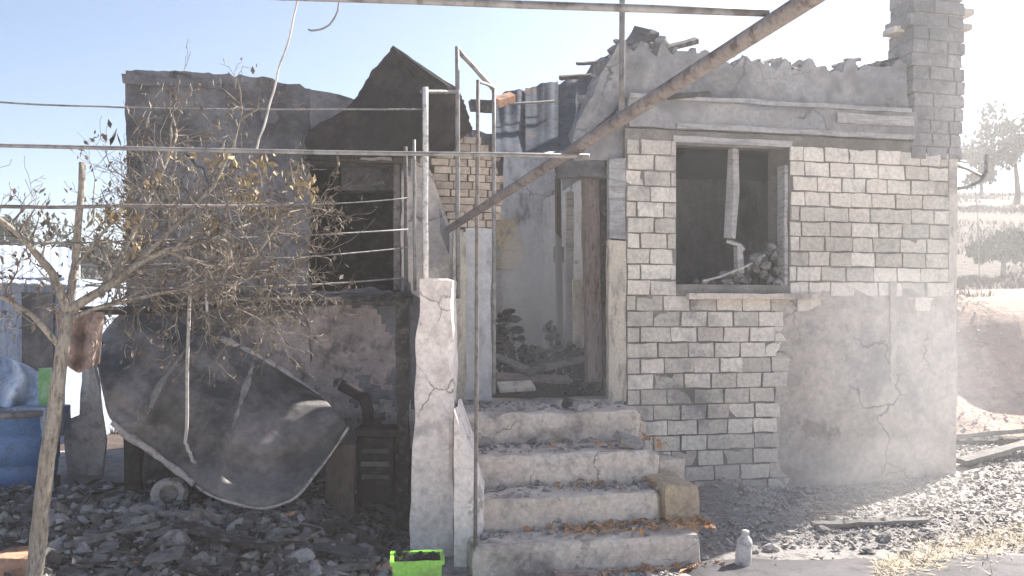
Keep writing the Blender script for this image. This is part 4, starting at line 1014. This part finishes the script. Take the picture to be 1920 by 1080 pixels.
def leaf_part(name, m, spots_, n, spread, s0, s1):
    b = bmesh.new()
    for px, py, Y in spots_:
        c = W(px, py, Y)
        for i in range(n):
            leaf_faces(b, c + Vector((rnd.gauss(0, spread), rnd.gauss(0, spread), rnd.gauss(0, spread * .7))), rnd.uniform(s0, s1), rnd.uniform(0, 6.3), rnd.gauss(1, .7), rnd.gauss(0, .8))
    tag(obj(name, b, M[m], tr), kind='stuff')
leaf_part('withered_leaves', 'leaf_olive', [(215, 400, 5.2), (240, 412, 5.2), (200, 410, 5.1), (470, 335, 5.6), (445, 370, 5.6), (572, 350, 5.7), (420, 300, 5.6), (500, 310, 5.7), (480, 380, 5.6), (300, 345, 5.4), (345, 300, 5.5), (380, 420, 5.5), (520, 400, 5.7), (260, 455, 5.2)], 16, .055, .018, .045)
leaf_part('withered_leaves', 'leaf_olive', [(570, 352, 5.7), (555, 345, 5.7), (590, 356, 5.7)], 8, .03, .02, .045)
b = bmesh.new()
for t in tips:
    if rnd.random() < .3:
        for k in range(rnd.randrange(1, 3)): leaf_faces(b, t + Vector((rnd.gauss(0, .02), rnd.gauss(0, .02), rnd.gauss(0, .02))), rnd.uniform(.012, .032), rnd.uniform(0, 6.3), rnd.gauss(1, .7), rnd.gauss(0, .8))
for i in range(160):
    p = W(rnd.gauss(330, 120), rnd.gauss(500, 55), rnd.uniform(5.1, 6.0)); leaf_faces(b, p, rnd.uniform(.012, .03), rnd.uniform(0, 6.3), rnd.gauss(1, .7), rnd.gauss(0, .8))
tag(obj('scorched_leaves', b, M['leaf_grey'], tr), kind='stuff')
b = bmesh.new()
for px, py, s in ((205, 232, .03), (216, 255, .055), (222, 262, .05), (212, 262, .045)): leaf_faces(b, W(px, py, 5.3), s, rnd.uniform(0, 6), 1.2, .4)
obj('curled_leaf', b, M['charwood'], tr)

# ------------------------------------------------------------------ background trees and shrubs
def shrub(name, label, px, py, Y, rad, hgt, n, m, cat, group=None, trunk_h=.4):
    p = W(px, py, Y); p.z = terrain(p.x, p.y); root = thing(name, label, cat, p, 0, group)
    b = bmesh.new(); tube(b, [p - Vector((0, 0, .1)), p + Vector((.05 * rad, 0, trunk_h)), p + Vector((0, .1 * rad, hgt * .7))], [.09 * rad, .07 * rad, .02 * rad], 7); obj('trunk', b, M['bark'], root)
    b = bmesh.new(); cl = [(p + Vector((rnd.gauss(0, rad * .45), rnd.gauss(0, rad * .45), hgt * rnd.uniform(.35, 1))), rad * rnd.uniform(.18, .4)) for k in range(16)]
    for i in range(n):
        c, r_ = rnd.choice(cl); d = Vector((rnd.gauss(0, 1), rnd.gauss(0, 1), rnd.gauss(0, 1))).normalized() * r_ * rnd.random() ** .4
        leaf_faces(b, c + d, rnd.uniform(.05, .11) * (1 + Y / 60), rnd.uniform(0, 6.3), rnd.gauss(.6, .7), rnd.gauss(0, .7))
    obj('crown', b, m, root)
for i, (px, Y, rad, hg, lab) in enumerate(((1905, 30, 1.5, 3.2, 'hazy tree on the hillside at the right edge'), (1838, 36, 1.2, 2.2, 'hazy round bush on the hillside nearer the house corner'), (1880, 17, .6, .8, 'low burnt bush on top of the pinkish bank'),
        (60, 26, 1.5, 2.6, 'dusty tree behind the shed roof at far left'), (170, 30, 1.3, 1.8, 'dusty bush seen between shed and left wing'), (-40, 30, 1.6, 3.0, 'dusty tree cut by the left edge'))):
    shrub('tree' if hg > 2 else 'bush', lab, px, 500, Y, rad, hg, 1500, M['crown_far'], 'tree' if hg > 2 else 'bush')

b = bmesh.new()
for i in range(14000):
    y = 12.2 + 34 * rnd.random() ** 1.5; x = (rnd.uniform(.48, .66) * y) if rnd.random() < .7 else -rnd.uniform(.4, .66) * y
    z = terrain(x, y)
    if ns((x, y, 0), .35) < -.05: continue
    hgt = rnd.uniform(.04, .16) * (1 + max(0, ns((x, y, 0), .35))); d = Vector((rnd.gauss(0, .35), rnd.gauss(0, .35), 1)) * hgt; k = Vector((rnd.uniform(-.02, .02), rnd.uniform(-.02, .02), 0)) * .5 * (1 + y / 15)
    q = [b.verts.new(v) for v in (Vector((x, y, z - .02)) - k, Vector((x, y, z - .02)) + k, Vector((x, y, z)) + d)]; b.faces.new(q)
tag(obj('scrub', b, M['scrub']), 'dry reddish scrub and grass stubble on the burnt slope', kind='stuff')

# ------------------------------------------------------------------ air and smoke
def volume(name, dens, color, aniso):
    m = bpy.data.materials.new(name); m.use_nodes = True; t = m.node_tree; t.nodes.clear()
    v = t.nodes.new('ShaderNodeVolumePrincipled'); v.inputs['Density'].default_value = dens; v.inputs['Color'].default_value = (*color, 1)
    v.inputs['Anisotropy'].default_value = aniso
    o = t.nodes.new('ShaderNodeOutputMaterial'); t.links.new(v.outputs[0], o.inputs['Volume']); return m
b = bmesh.new(); bmesh.ops.create_cube(b, size=1)
for v in b.verts: v.co = Vector((v.co.x * 320, 100 + v.co.y * 300, -2.5 + (v.co.z + .5) * 17.5))
tag(obj('haze', b, volume('haze_air', .004, (.94, .94, .96), .5)), 'thin bright smoke haze filling the air', kind='stuff')
def puff(c, r, dens, seed, col=(.74, .76, .80)):
    b = bmesh.new(); bmesh.ops.create_icosphere(b, subdivisions=4, radius=1)
    for v in b.verts:
        k = 1 + .28 * ns(v.co, 1.3, seed); v.co = Vector((v.co.x * r[0] * k, v.co.y * r[1] * k, v.co.z * r[2] * k))
    b.transform(Matrix.Rotation(HA, 4, 'Z')); b.transform(Matrix.Translation(c))
    tag(obj('smoke', b, volume('smoke_air', dens, col, .3), shade=True), 'grey smoke drifting round the burnt house', kind='stuff')
puff(W(1640, 700, 7.4), (1.2, .5, .95), .13, 1)
puff(W(1800, 620, 8.2), (1.3, .8, 1.4), .06, 2)
puff(W(1370, 390, 9.4), (.9, .6, .8), .3, 3, (.6, .64, .7))
puff(W(1010, 560, 9.0), (.4, .6, .85), .8, 4, (.86, .88, .93))
puff(W(1500, 220, 8.6), (1.9, .9, .7), .03, 5, (.6, .62, .68))
puff(W(1740, 120, 8.6), (.9, .9, 1.2), .035, 6, (.6, .62, .68))
puff(W(1040, 690, 7.1), (.8, .4, .55), .16, 7, (.86, .86, .88))
puff(W(1520, 900, 7.4), (1.5, .55, .4), .16, 8, (.84, .83, .84))
